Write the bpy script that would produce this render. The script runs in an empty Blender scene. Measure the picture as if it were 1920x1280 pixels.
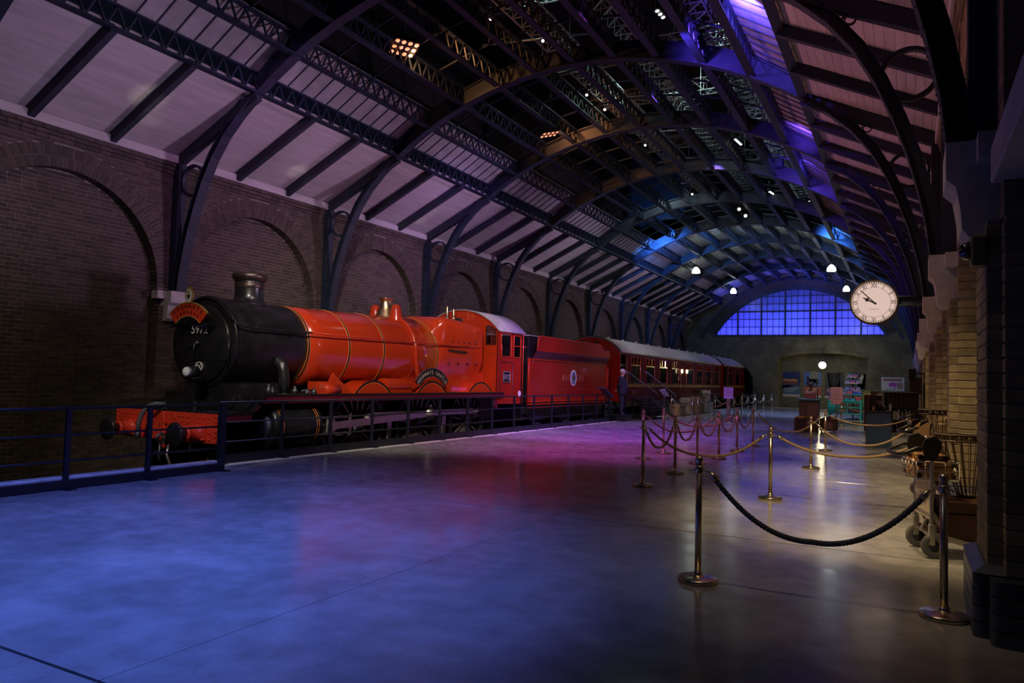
import bpy, bmesh, math, random
from math import sin, cos, pi, sqrt, atan2, radians as rad
from mathutils import Vector, Matrix, Euler
from mathutils.geometry import tessellate_polygon
random.seed(7)
SC = bpy.context.scene
COL = SC.collection

# ------------------------------------------------------------------ camera
EYE = Vector((0, 0, 1.6))
def camera():
    cd = bpy.data.cameras.new('camera'); c = bpy.data.objects.new('camera', cd); COL.objects.link(c)
    cd.sensor_width = 36; cd.sensor_fit = 'HORIZONTAL'; cd.lens = 1388.6/1920*36
    cd.clip_start = .05; cd.clip_end = 200
    yw, p, r = rad(28.2154), rad(2.7848), rad(1.5819)
    A = Matrix(((cos(yw), sin(yw), 0), (0, 0, 1), (sin(yw), -cos(yw), 0)))
    P = Matrix(((1, 0, 0), (0, cos(p), sin(p)), (0, -sin(p), cos(p))))
    Q = Matrix(((cos(r), sin(r), 0), (-sin(r), cos(r), 0), (0, 0, 1)))
    c.matrix_world = Matrix.Translation(EYE) @ (Q @ P @ A).transposed().to_4x4()
    SC.camera = c
camera()

# ------------------------------------------------------------------ world, view, lights
W = bpy.data.worlds.new('world'); SC.world = W; W.use_nodes = True
W.node_tree.nodes['Background'].inputs[0].default_value = (.35, .42, 1, 1)
W.node_tree.nodes['Background'].inputs[1].default_value = .006
SC.view_settings.view_transform = 'Standard'; SC.view_settings.look = 'None'
SC.view_settings.exposure = 0.0; SC.view_settings.gamma = 1.0; SC.view_settings.use_curve_mapping = False
SC.cycles.use_denoising = True
SC.cycles.sample_clamp_indirect = 4.0
SC.cycles.max_bounces = 6; SC.cycles.diffuse_bounces = 3; SC.cycles.glossy_bounces = 3
SC.cycles.transparent_max_bounces = 12
SC.cycles.caustics_reflective = False; SC.cycles.caustics_refractive = False

def spot(name, loc, to, col, watt, ang=60, blend=.8, size=.25):
    l = bpy.data.lights.new(name, 'SPOT'); o = bpy.data.objects.new(name, l); COL.objects.link(o)
    l.energy = watt; l.color = col; l.spot_size = rad(ang); l.spot_blend = blend; l.shadow_soft_size = size
    o.location = loc
    o.rotation_euler = (Vector(to)-Vector(loc)).to_track_quat('-Z', 'Y').to_euler()
    return o
def point(name, loc, col, watt, size=.1):
    l = bpy.data.lights.new(name, 'POINT'); o = bpy.data.objects.new(name, l); COL.objects.link(o)
    l.energy = watt; l.color = col; l.shadow_soft_size = size; o.location = loc
    return o
BLUE = (.10, .20, 1); VIO = (.42, .10, 1); MAG = (.85, .12, .85); WARM = (1, .72, .38); LAV = (.80, .55, .95)
WHITE = (1, .88, .74); ROSE = (1, .36, .42); CYAN = (.45, .8, 1)
# floor washes
spot('blue_wash', (-3.6, 1.2, 9.2), (-5.9, 4.2, 0), BLUE, 5600, 54, 1, .4)
spot('blue_wash', (-3.0, 3.4, 9.2), (-7.6, 6.6, 0), (.16, .2, 1), 2600, 50, 1, .4)
spot('grey_wash', (-2.6, 3.0, 9.2), (-2.2, 5.0, 0), (.6, .62, .9), 330, 75, 1, .4)
spot('near_fill', (-3.0, 2.6, 5.5), (.1, 6.15, .45), (.6, .6, .85), 42, 26, 1, .9)  # added fill for the near stanchion and plinth, no fixture
spot('magenta_wash', (-6.0, 14.0, 9.3), (-7.0, 16.5, 0), MAG, 3900, 54, 1, .4)
spot('violet_wash', (-6.0, 19.0, 9.3), (-8.4, 21.5, 0), VIO, 7600, 64, 1, .4)
spot('violet_wash', (-6.0, 26.0, 9.3), (-8.0, 29.0, 0), (.42, .2, .95), 4300, 60, 1, .4)
spot('far_blue_wash', (-6.0, 40.0, 9.0), (-5.8, 43.0, 0), (.30, .45, 1), 2600, 75, 1, .4)
# warm lamps down the right-hand wall
for y, w in ((6.4, 120), (9.0, 1000), (13.5, 1050), (18.5, 800), (24.5, 700), (31, 620), (38, 460)):
    spot('warm_wall_lamp', (-1.3, y-.6, 5.4), (-.35, y+.9, 0), WARM, w, 62, 1, .15)
    spot('corbel_light', (-3.0, y-1.5, 6.6), (.35, y+2.6, 3.0), (1, .62, .5), w*.10, 40, 1, .1)
spot('trolley_fill', (-2.6, 6.4, 5.8), (.0, 8.6, .6), WARM, 620, 34, 1, .12)  # extra spot added to brighten the nearest trolley
# show light on the train
spot('train_key', (-4.5, 3.5, 8.0), (-12.0, 16.5, 2.0), WHITE, 3600, 42, .7, .2)
spot('train_key', (-5.0, 9.0, 9.0), (-11.9, 13.5, 2.0), WHITE, 1300, 44, .8, .2)
spot('train_key', (-5.2, 15.5, 9.0), (-11.9, 19.8, 1.6), WHITE, 1300, 46, .8, .2)
spot('train_key', (-5.4, 21.0, 9.0), (-11.9, 26.0, 1.4), WHITE, 600, 42, .8, .2)
spot('coach_light', (-5.6, 30.0, 9.0), (-11.6, 35.0, 1.6), (.8, .75, 1), 900, 60, .9, .2)
spot('coach_light', (-5.6, 38.0, 9.0), (-11.6, 44.0, 1.6), (.75, .8, 1), 650, 60, .9, .2)
spot('buffer_light', (-7.6, 2.6, 6.5), (-12.0, 9.3, .4), WHITE, 1000, 32, .8, .1)
spot('shop_fill', (-2.2, 35.6, 6.0), (-2.9, 39.8, .8), (1, .9, .75), 420, 46, 1, .1)  # added fill to brighten the teal table, not a shop fitting
# lavender light across the left slope of the roof, rose light over the right one
for y, w in ((6.5, 860), (12, 1250), (19, 1400), (28, 1300), (38, 1050), (48, 800)):
    spot('slope_light', (-4.2, y+2.0, 3.6), (-13.9, y-.5, 7.1), LAV, w, 62, 1, .3)
for x, y, c, a in ((-13.7, 9.55, 46, 15), (-14.2, 9.9, 16, 12), (-14.2, 14.25, 46, 11), (-14.3, 14.6, 14, 7), (-13.9, 20.1, 22, 11), (-14.4, 20.2, 26, 9), (-14.0, 25.0, 14, 12), (-14.0, 30.2, 14, 12)):
    spot('slope_glint', (-12.0, y+.5, 3.9), (x, y, 6.46+(x+15.06)*.484), WHITE, c*2.2, a, 1, .03)  # small added spots stand in for light reflected off the boiler
for y, w in ((8, 640), (13, 520), (19, 480), (28, 330), (40, 200)):
    spot('slope_light', (-9.0, y+2.0, 4.6), (-.6, y+1.0, 7.2), ROSE, w, 70, 1, .3)
# dim colour on the left wall
spot('wall_light', (-8.5, 4.0, 7.8), (-15.2, 8.6, 1.4), (.85, .76, .40), 330, 60, 1, .3)
spot('wall_light', (-8.5, 9.5, 8.0), (-15.2, 13.6, 4.6), (.8, .38, .9), 420, 70, 1, .3)
spot('wall_light', (-8.5, 17.0, 8.0), (-15.2, 22.0, 4.4), (.55, .28, 1), 800, 70, 1, .3)
spot('wall_light', (-8.5, 28.0, 8.0), (-15.2, 35.0, 4.4), (.6, .7, .7), 330, 80, 1, .3)
spot('end_wall_light', (-3.5, 50.0, 6.0), (-3.0, 57.0, 2.6), (.62, .66, .36), 130, 80, 1, .3)
# colour in the crown of the roof
spot('crown_led', (-2.72, 13.0, 8.22), (-2.45, 13.8, 8.62), (.15, .09, 1), 850, 96, 1, .06)
spot('crown_led', (-2.6, 20.4, 8.15), (-2.4, 20.9, 8.6), (.16, .06, 1), 90, 130, 1, .06)
spot('crown_led', (-2.6, 22.6, 8.15), (-2.4, 23.4, 8.6), (.16, .06, 1), 140, 130, 1, .06)
spot('crown_led', (-4.4, 14.4, 8.4), (-3.5, 16.2, 9.0), (.16, .07, 1), 520, 84, 1, .1)
spot('crown_led', (-3.4, 23.6, 8.2), (-3.0, 26.2, 8.7), (.16, .07, 1), 520, 84, 1, .1)
spot('crown_led', (-10.7, 35.0, 8.1), (-10.9, 36.2, 8.5), (.06, .26, 1), 1700, 120, 1, .1)
spot('crown_led', (-3.4, 35.0, 8.3), (-2.9, 36.2, 8.3), (.06, .26, 1), 1100, 90, 1, .1)
spot('crown_led', (-6.6, 53.4, 5.8), (-6.2, 54.6, 9.6), (.10, .10, 1), 1500, 100, 1, .1)
spot('crown_led', (-10.0, 53.6, 5.8), (-10.8, 54.8, 9.2), (.10, .10, 1), 900, 100, 1, .1)
spot('crown_led', (-7.2, 50.2, 7.8), (-7.2, 51.8, 9.6), (.12, .10, 1), 200, 140, 1, .1)
spot('crown_white', (-7.6, 29.6, 8.6), (-8.2, 31.2, 9.0), (.85, .9, .8), 110, 110, 1, .1)
spot('crown_white', (-7.6, 22.4, 10.8), (-8.2, 19.0, 9.2), (.6, .9, .8), 60, 100, 1, .1)
for x in (-9.0, -6.2, -4.0): spot('crown_white', (x, 38.6, 7.6), (x+.1, 39.6, 9.8), (.8, 1, .9), 80, 140, 1, .1)
for x in (-9.0, -5.6): spot('crown_white', (x, 43.8, 7.6), (x+.1, 44.6, 9.8), (.75, .9, .95), 60, 140, 1, .1)

# ------------------------------------------------------------------ helpers
ORG = {}
class MB:
    """collects geometry; build() links it as one mesh object"""
    def __init__(s, M=None): s.v = []; s.f = []; s.sm = []; s.mi = []; s.M = M; s.cur = 0
    def add(s, vs, fs, smooth=False):
        n = len(s.v)
        s.v += [tuple(s.M @ Vector(p)) for p in vs] if s.M is not None else [tuple(p) for p in vs]
        for f in fs: s.f.append(tuple(i+n for i in f)); s.sm.append(smooth); s.mi.append(s.cur)
        return s
    def box(s, x0, x1, y0, y1, z0, z1):
        return s.add([(x0,y0,z0),(x1,y0,z0),(x1,y1,z0),(x0,y1,z0),(x0,y0,z1),(x1,y0,z1),(x1,y1,z1),(x0,y1,z1)],
                     [(0,3,2,1),(4,5,6,7),(0,1,5,4),(1,2,6,5),(2,3,7,6),(3,0,4,7)])
    def bev(s, x0, x1, y0, y1, z0, z1, b=.02):
        """box with chamfered edges"""
        X, Y, Z = (x0,x1), (y0,y1), (z0,z1); vs = []; idx = {}
        for i in (0,1):
            for j in (0,1):
                for k in (0,1):
                    sx, sy, sz = 1-2*i, 1-2*j, 1-2*k
                    for a, d in enumerate(((0,sy*b,sz*b),(sx*b,0,sz*b),(sx*b,sy*b,0))):
                        idx[i,j,k,a] = len(vs); vs.append((X[i]+d[0], Y[j]+d[1], Z[k]+d[2]))
        g = lambda i,j,k,a: idx[i,j,k,a]
        fs = []
        for i in (0,1):
            q = [g(i,0,0,0),g(i,1,0,0),g(i,1,1,0),g(i,0,1,0)]; fs.append(q if i else q[::-1])
            q = [g(0,i,0,1),g(0,i,1,1),g(1,i,1,1),g(1,i,0,1)]; fs.append(q if i else q[::-1])
            q = [g(0,0,i,2),g(1,0,i,2),g(1,1,i,2),g(0,1,i,2)]; fs.append(q if i else q[::-1])
        for i in (0,1):
            for j in (0,1):
                fs.append([g(i,j,0,0),g(i,j,1,0),g(i,j,1,1),g(i,j,0,1)])
                fs.append([g(i,0,j,0),g(i,1,j,0),g(i,1,j,2),g(i,0,j,2)])
                fs.append([g(0,i,j,1),g(1,i,j,1),g(1,i,j,2),g(0,i,j,2)])
        for i in (0,1):
            for j in (0,1):
                for k in (0,1): fs.append([g(i,j,k,0),g(i,j,k,1),g(i,j,k,2)])
        return s.add(vs, fs)
    def bar(s, p, q, w, h, up=(0,0,1)):
        p, q = Vector(p), Vector(q); d = (q-p)
        if d.length < 1e-6: return s
        d.normalize(); up = Vector(up)
        if abs(d.dot(up)) > .98: up = Vector((1,0,0))
        a = d.cross(up).normalized()*w/2; b = a.cross(d).normalized()*h/2
        vs = [p-a-b, p+a-b, p+a+b, p-a+b, q-a-b, q+a-b, q+a+b, q-a+b]
        return s.add(vs, [(0,1,2,3),(7,6,5,4),(0,4,5,1),(1,5,6,2),(2,6,7,3),(3,7,4,0)])
    def tube(s, pts, r, n=8, closed=False, caps=True, smooth=True):
        pts = [Vector(p) for p in pts]; m = len(pts); R = r if isinstance(r, (list, tuple)) else [r]*m
        vs = []; ref = None
        for i, p in enumerate(pts):
            a = pts[(i-1) % m] if (closed or i) else p; b = pts[(i+1) % m] if (closed or i < m-1) else p
            t = (b-a).normalized()
            if ref is None:
                ref = t.cross(Vector((0,0,1)) if abs(t.z) < .9 else Vector((1,0,0))).normalized()
            ref = (ref - t*ref.dot(t)).normalized(); bn = t.cross(ref)
            for k in range(n):
                an = 2*pi*k/n; vs.append(p + (ref*cos(an)+bn*sin(an))*R[i])
        fs = []
        for i in range(m if closed else m-1):
            j = (i+1) % m
            for k in range(n):
                l = (k+1) % n; fs.append((i*n+k, i*n+l, j*n+l, j*n+k))
        s.add(vs, fs, smooth)
        if caps and not closed:
            o = len(s.v)-len(vs)
            s.f.append(tuple(o+k for k in range(n))[::-1]); s.sm.append(False); s.mi.append(s.cur)
            s.f.append(tuple(o+(m-1)*n+k for k in range(n))); s.sm.append(False); s.mi.append(s.cur)
        return s
    def lathe(s, prof, c=(0,0,0), axis='z', n=24, smooth=True, a0=0, a1=2*pi):
        full = abs(a1-a0-2*pi) < 1e-6; k = n if full else n+1; vs = []
        for r, h in prof:
            for i in range(k):
                a = a0+(a1-a0)*i/n; u, v = r*cos(a), r*sin(a)
                p = {'z': (u,v,h), 'y': (u,h,v), 'x': (h,u,v)}[axis]
                vs.append((p[0]+c[0], p[1]+c[1], p[2]+c[2]))
        fs = []
        for j in range(len(prof)-1):
            for i in range(n):
                l = (i+1) % k; f = (j*k+i, j*k+l, (j+1)*k+l, (j+1)*k+i); fs.append(f if axis != 'y' else f[::-1])
        s.add(vs, fs, smooth)
        o = len(s.v)-len(vs)
        for j, rev in ((0, True), (len(prof)-1, False)):
            if full and prof[j][0] > 1e-4:
                f = tuple(o+j*k+i for i in range(k)); f = f[::-1] if (rev != (axis == 'y')) else f
                s.f.append(f); s.sm.append(False); s.mi.append(s.cur)
        return s
    def prism(s, poly, plane, d0, d1, holes=()):
        """2-D outline (with holes) extruded along the third axis"""
        mp = {'yz': lambda u,v,d: (d,u,v), 'xz': lambda u,v,d: (u,d,v), 'xy': lambda u,v,d: (u,v,d)}[plane]
        loops = [list(poly)]+[list(h) for h in holes]
        flat = [p for l in loops for p in l]; n = len(flat)
        tris = tessellate_polygon([[Vector((p[0],p[1],0)) for p in l] for l in loops])
        vs = [mp(p[0],p[1],d0) for p in flat]+[mp(p[0],p[1],d1) for p in flat]
        fs = []
        if holes:
            fs += [tuple(t) for t in tris]+[tuple(i+n for i in t[::-1]) for t in tris]
        else: fs += [tuple(range(n)), tuple(range(2*n-1, n-1, -1))]
        o = 0
        for l in loops:
            m = len(l)
            for i in range(m):
                j = (i+1) % m; fs.append((o+i, o+j, n+o+j, n+o+i))
            o += m
        return s.add(vs, fs)
    def ring(s, c, r0, r1, plane, d0, d1, a0=0, a1=2*pi, n=32, smooth=False):
        full = abs(a1-a0-2*pi) < 1e-6; k = n if full else n+1
        mp = {'yz': lambda u,v,d: (d,u,v), 'xz': lambda u,v,d: (u,d,v), 'xy': lambda u,v,d: (u,v,d)}[plane]
        vs = []
        for r, d in ((r0,d0),(r1,d0),(r1,d1),(r0,d1)):
            for i in range(k):
                a = a0+(a1-a0)*i/n; vs.append(mp(c[0]+r*cos(a), c[1]+r*sin(a), d))
        fs = []
        for j in range(4):
            jj = (j+1) % 4
            for i in range(n):
                l = (i+1) % k; fs.append((j*k+i, j*k+l, jj*k+l, jj*k+i))
        if not full: fs += [(0, k, 2*k, 3*k), (k-1, 4*k-1, 3*k-1, 2*k-1)]
        return s.add(vs, fs, smooth)
    def loft(s, secs, closed=True, caps=True, smooth=True):
        n = len(secs[0]); vs = [p for q in secs for p in q]; fs = []
        for j in range(len(secs)-1):
            for i in range(n if closed else n-1):
                l = (i+1) % n; fs.append((j*n+i, j*n+l, (j+1)*n+l, (j+1)*n+i))
        s.add(vs, fs, smooth)
        if caps and closed:
            o = len(s.v)-len(vs); m = len(secs)
            s.f.append(tuple(o+i for i in range(n))[::-1]); s.sm.append(False); s.mi.append(s.cur)
            s.f.append(tuple(o+(m-1)*n+i for i in range(n))); s.sm.append(False); s.mi.append(s.cur)
        return s
    def ball(s, c, r, n=8, m=5, sc=(1,1,1)):
        vs = [(c[0],c[1],c[2]+r*sc[2])]; 
        for j in range(1, m):
            t = pi*j/m
            for i in range(n):
                a = 2*pi*i/n; vs.append((c[0]+r*sc[0]*sin(t)*cos(a), c[1]+r*sc[1]*sin(t)*sin(a), c[2]+r*sc[2]*cos(t)))
        vs.append((c[0],c[1],c[2]-r*sc[2])); fs = []
        for i in range(n):
            l = (i+1) % n; fs.append((0, 1+i, 1+l)); fs.append((len(vs)-1, 1+(m-2)*n+l, 1+(m-2)*n+i))
            for j in range(m-2): fs.append((1+j*n+i, 1+(j+1)*n+i, 1+(j+1)*n+l, 1+j*n+l))
        return s.add(vs, fs, True)
    def build(s, name, mat, parent=None, kind=None):
        org = ORG.get(parent.name, (0,0,0)) if parent else (0,0,0)
        me = bpy.data.meshes.new(name)
        me.from_pydata([(p[0]-org[0], p[1]-org[1], p[2]-org[2]) for p in s.v], [], s.f)
        me.polygons.foreach_set('use_smooth', s.sm)
        mats = mat if isinstance(mat, (list, tuple)) else [mat]
        for m in mats: me.materials.append(m)
        if len(mats) > 1: me.polygons.foreach_set('material_index', s.mi)
        bm = bmesh.new(); bm.from_mesh(me); bmesh.ops.recalc_face_normals(bm, faces=bm.faces); bm.to_mesh(me); bm.free()
        me.update()
        o = bpy.data.objects.new(name, me); COL.objects.link(o)
        if parent: o.parent = parent
        ORG[o.name] = org
        if kind: o['kind'] = kind
        return o

def tag(o, label=None, cat=None, group=None, kind=None):
    if label: o['label'] = label
    if cat: o['category'] = cat
    if group: o['group'] = group
    if kind: o['kind'] = kind
    return o
def thing(name, loc, label, cat, group=None, kind=None, rz=0):
    o = bpy.data.objects.new(name, None); COL.objects.link(o)
    o.location = loc; o.rotation_euler = (0,0,rz); o.empty_display_size = .1
    ORG[o.name] = tuple(loc) if not rz else (0,0,0)
    return tag(o, label, cat, group, kind)
def lthing(name, loc, label, cat, group=None, rz=0):
    """a thing whose parts are given in its own coordinates"""
    o = thing(name, loc, label, cat, group, None, rz); ORG[o.name] = (0,0,0); return o
def dup(o, loc, rz=0, label=None, group=None):
    def cp(a, par):
        c = a.copy(); COL.objects.link(c); c.parent = par
        for ch in kids[a.name]: cp(ch, c)
        return c
    kids = {}
    def walk(a):
        kids[a.name] = list(a.children)
        for ch in a.children: walk(ch)
    walk(o); c = cp(o, None); c.location = loc; c.rotation_euler = (0,0,rz)
    if label: c['label'] = label
    if group: c['group'] = group
    return c
def struct(o): o['kind'] = 'structure'; return o

# ---- lettering
_tx = {}
def glyphs(txt, size=1.0, bold=0.0):
    key = (txt, bold)
    if key not in _tx:
        cu = bpy.data.curves.new('t', 'FONT'); cu.body = txt; cu.size = 1; cu.offset = bold; cu.resolution_u = 2
        cu.align_x = 'CENTER'
        ob = bpy.data.objects.new('t', cu); COL.objects.link(ob)
        bpy.context.view_layer.update()
        me = bpy.data.meshes.new_from_object(ob.evaluated_get(bpy.context.evaluated_depsgraph_get()))
        _tx[key] = ([(v.co.x, v.co.y) for v in me.vertices], [tuple(p.vertices) for p in me.polygons])
        bpy.data.objects.remove(ob); bpy.data.curves.remove(cu); bpy.data.meshes.remove(me)
    v, f = _tx[key]; return [(x*size, y*size) for x, y in v], f
def text(mb, txt, size, fn, bold=0.0, sx=1.0):
    """fn maps the flat (u, v) of the lettering to a point"""
    v, f = glyphs(txt, size, bold); mb.add([fn(x*sx, y) for x, y in v], f)
def arc_text(mb, txt, size, fn, r, a_mid, step, bold=0.0):
    """letters one by one around an arc of radius r; fn maps plane coordinates (u, v) to a point"""
    n = len(txt)
    for i, ch in enumerate(txt):
        if ch == ' ': continue
        a = a_mid-(i-(n-1)/2)*step/r; ca, sa = cos(a-pi/2), sin(a-pi/2)
        v, f = glyphs(ch, size, bold)
        mb.add([fn(r*cos(a)+x*ca-y*sa, r*sin(a)+x*sa+y*ca) for x, y in v], f)

# ------------------------------------------------------------------ materials
_m = {}
def M(name, col, rough=.5, metal=0, noise=None, bump=None, emit=None, coat=0, spec=.5, var=0, stretch=None, trans=None):
    if name in _m: return _m[name]
    m = bpy.data.materials.new(name); m.use_nodes = True; nt = m.node_tree; N = nt.nodes; L = nt.links
    b = N['Principled BSDF']; b.inputs['Base Color'].default_value = (*col, 1); b.inputs['Roughness'].default_value = rough
    b.inputs['Metallic'].default_value = metal; b.inputs['Specular IOR Level'].default_value = spec
    b.inputs['Coat Weight'].default_value = coat; b.inputs['Coat Roughness'].default_value = .08
    if emit:
        b.inputs['Emission Color'].default_value = (*emit[0], 1); b.inputs['Emission Strength'].default_value = emit[1]
    if trans: b.inputs['Transmission Weight'].default_value = trans
    tc = N.new('ShaderNodeTexCoord'); vec = tc.outputs['Object']
    if stretch:
        mp = N.new('ShaderNodeMapping'); mp.inputs['Scale'].default_value = stretch; L.new(vec, mp.inputs[0]); vec = mp.outputs[0]
    src = None
    if noise:
        nz = N.new('ShaderNodeTexNoise'); nz.inputs['Scale'].default_value = noise[0]; nz.inputs['Detail'].default_value = 6
        L.new(vec, nz.inputs['Vector'])
        rp = N.new('ShaderNodeMapRange'); rp.inputs[1].default_value = .3; rp.inputs[2].default_value = .7
        rp.inputs[3].default_value = 1-noise[1]; rp.inputs[4].default_value = 1+noise[1]
        L.new(nz.outputs[0], rp.inputs[0]); src = rp.outputs[0]
        rr = N.new('ShaderNodeMapRange'); rr.inputs[1].default_value = .3; rr.inputs[2].default_value = .7
        rr.inputs[3].default_value = max(0, rough*(1-.5*noise[1])); rr.inputs[4].default_value = min(1, rough*(1+.7*noise[1]))
        L.new(nz.outputs[0], rr.inputs[0]); L.new(rr.outputs[0], b.inputs['Roughness'])
    if var:
        g = N.new('ShaderNodeNewGeometry'); oi = N.new('ShaderNodeObjectInfo')
        ad = N.new('ShaderNodeMath'); ad.operation = 'ADD'; L.new(g.outputs['Random Per Island'], ad.inputs[0]); L.new(oi.outputs['Random'], ad.inputs[1])
        fr = N.new('ShaderNodeMath'); fr.operation = 'FRACT'; L.new(ad.outputs[0], fr.inputs[0])
        vr = N.new('ShaderNodeMapRange'); vr.inputs[3].default_value = 1-var; vr.inputs[4].default_value = 1+var; L.new(fr.outputs[0], vr.inputs[0])
        if src:
            mu = N.new('ShaderNodeMath'); mu.operation = 'MULTIPLY'; L.new(src, mu.inputs[0]); L.new(vr.outputs[0], mu.inputs[1]); src = mu.outputs[0]
        else: src = vr.outputs[0]
    if src:
        vm = N.new('ShaderNodeVectorMath'); vm.operation = 'SCALE'; vm.inputs[0].default_value = col; L.new(src, vm.inputs['Scale'])
        L.new(vm.outputs[0], b.inputs['Base Color'])
    if bump:
        nb = N.new('ShaderNodeTexNoise'); nb.inputs['Scale'].default_value = bump[0]; nb.inputs['Detail'].default_value = 4; L.new(vec, nb.inputs['Vector'])
        bp = N.new('ShaderNodeBump'); bp.inputs['Strength'].default_value = bump[1]; bp.inputs['Distance'].default_value = .01
        L.new(nb.outputs[0], bp.inputs['Height']); L.new(bp.outputs[0], b.inputs['Normal'])
    _m[name] = m; return m
def concrete(name='polished concrete'):
    m = bpy.data.materials.new(name); m.use_nodes = True; N = m.node_tree.nodes; L = m.node_tree.links; b = N['Principled BSDF']
    tc = N.new('ShaderNodeTexCoord')
    def nz(sc, det, dist=0):
        n = N.new('ShaderNodeTexNoise'); n.inputs['Scale'].default_value = sc; n.inputs['Detail'].default_value = det
        n.inputs['Distortion'].default_value = dist; L.new(tc.outputs['Object'], n.inputs['Vector']); return n.outputs[0]
    def mr(s, a, c, lo=.3, hi=.7):
        r = N.new('ShaderNodeMapRange'); r.inputs[1].default_value = lo; r.inputs[2].default_value = hi
        r.inputs[3].default_value = a; r.inputs[4].default_value = c; L.new(s, r.inputs[0]); return r.outputs[0]
    a, c, d = nz(.8, 8, .3), nz(4.0, 10, .25), nz(38, 3)
    m1 = N.new('ShaderNodeMath'); m1.operation = 'MULTIPLY'; L.new(mr(a, .66, 1.26), m1.inputs[0]); L.new(mr(c, .82, 1.14), m1.inputs[1])
    m2 = N.new('ShaderNodeMath'); m2.operation = 'MULTIPLY'; L.new(m1.outputs[0], m2.inputs[0]); L.new(mr(d, .94, 1.06), m2.inputs[1])
    v = N.new('ShaderNodeVectorMath'); v.operation = 'SCALE'; v.inputs[0].default_value = (.36, .355, .34); L.new(m2.outputs[0], v.inputs['Scale'])
    L.new(v.outputs[0], b.inputs['Base Color']); L.new(mr(c, .15, .23), b.inputs['Roughness'])
    bp = N.new('ShaderNodeBump'); bp.inputs['Strength'].default_value = .012; bp.inputs['Distance'].default_value = .01
    L.new(c, bp.inputs['Height']); L.new(bp.outputs[0], b.inputs['Normal']); b.inputs['Specular IOR Level'].default_value = .5
    return m
CONC = concrete()
EDGE = M('worn pale edging', (.62, .6, .57), .5, noise=(6, .2))
BRICK = M('dark stock brick', (.078, .056, .044), .85, noise=(9, .3), var=.30, bump=(60, .3))  # dark base tone, varied at random per brick
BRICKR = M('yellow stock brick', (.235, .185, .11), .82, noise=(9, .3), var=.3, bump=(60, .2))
BLUEBR = M('glazed blue brick', (.055, .07, .12), .35, noise=(8, .3), var=.3, bump=(40, .3))
MORTAR = M('lime mortar', (.25, .22, .19), .95, noise=(14, .3))
STONE = M('painted stone', (.52, .49, .46), .8, noise=(8, .15), bump=(40, .2))
IRON = M('blue black ironwork', (.016, .024, .044), .5, noise=(5, .3))
IRON2 = M('dark roof timber', (.025, .03, .045), .7, noise=(5, .3))
BOARD = M('painted ceiling boards', (.50, .465, .44), .55, noise=(2.5, .12), var=.05, stretch=(3, .4, 3))
PANEL = M('grey roof panel', (.30, .29, .28), .6, noise=(3, .2), var=.12)
BLACKV = M('unlit void black', (.004, .004, .006), .9)
BALLAST = M('dark ballast', (.03, .028, .026), .95, noise=(20, .5), bump=(30, 1))
STEEL = M('bright steel', (.62, .6, .56), .34, 1, noise=(12, .06))
DSTEEL = M('oily dark steel', (.10, .10, .12), .4, .8, noise=(9, .3))
RAILM = M('navy railing paint', (.007, .009, .018), .4)
RED = M('gloss scarlet paint', (.55, .040, .009), .20, coat=.7, noise=(1.2, .06))
RED2 = M('gloss crimson paint', (.36, .014, .008), .2, coat=.7, noise=(1.2, .1))
BEAMRED = M('vermilion beam paint', (.66, .045, .018), .35, coat=.2, noise=(3, .08))
MAROON = M('maroon paint', (.12, .008, .022), .3, coat=.3)
BLACK = M('satin black paint', (.012, .012, .014), .32, noise=(3, .3), coat=.2)
SMOKE = M('smokebox black', (.011, .0105, .012), .33, noise=(4, .4), bump=(50, .15))
ORANGE = M('orange lining', (.85, .24, .03), .4)
BRASS = M('polished brass', (.80, .60, .30), .30, 1, noise=(9, .2))
BRONZE = M('antique brass', (.62, .54, .40), .28, 1, noise=(9, .25))
COPPER = M('browned copper', (.10, .07, .062), .38, .8, noise=(6, .3))
ROOFG = M('grey roof paint', (.34, .32, .32), .6, noise=(4, .2))
WHITEP = M('white paint', (.8, .78, .75), .45)
CREAM = M('cream lettering', (.75, .66, .5), .4)
GOLD = M('gold leaf', (.75, .52, .12), .35, .6)
GLASS = M('window glass', (.55, .6, .6), .06, trans=.9, spec=.5)
RUBBER = M('grey rubber', (.10, .10, .105), .7)
BLACKP = M('black plastic', (.007,.007,.008), .4)
def clear_glass(name, tint=(1,1,1), gl=.12, alpha=.9):
    m = bpy.data.materials.new(name); m.use_nodes = True; nt = m.node_tree; N = nt.nodes; L = nt.links
    N.remove(N['Principled BSDF']); out = N['Material Output']
    t = N.new('ShaderNodeBsdfTransparent'); t.inputs[0].default_value = (*[c*alpha for c in tint], 1)
    g = N.new('ShaderNodeBsdfGlossy'); g.inputs['Roughness'].default_value = .04
    mx = N.new('ShaderNodeMixShader'); mx.inputs[0].default_value = gl
    L.new(t.outputs[0], mx.inputs[1]); L.new(g.outputs[0], mx.inputs[2]); L.new(mx.outputs[0], out.inputs[0])
    return m
PANE = clear_glass('clear pane')
def frosted():
    m = bpy.data.materials.new('blue frosted glass'); m.use_nodes = True; nt = m.node_tree; N = nt.nodes; L = nt.links
    N.remove(N['Principled BSDF']); out = N['Material Output']
    t = N.new('ShaderNodeBsdfTranslucent'); t.inputs[0].default_value = (.75, .78, .85, 1)
    g = N.new('ShaderNodeBsdfGlossy'); g.inputs['Roughness'].default_value = .25
    mx = N.new('ShaderNodeMixShader'); mx.inputs[0].default_value = .04
    L.new(t.outputs[0], mx.inputs[1]); L.new(g.outputs[0], mx.inputs[2]); L.new(mx.outputs[0], out.inputs[0]); return m
FROST = frosted()
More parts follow.
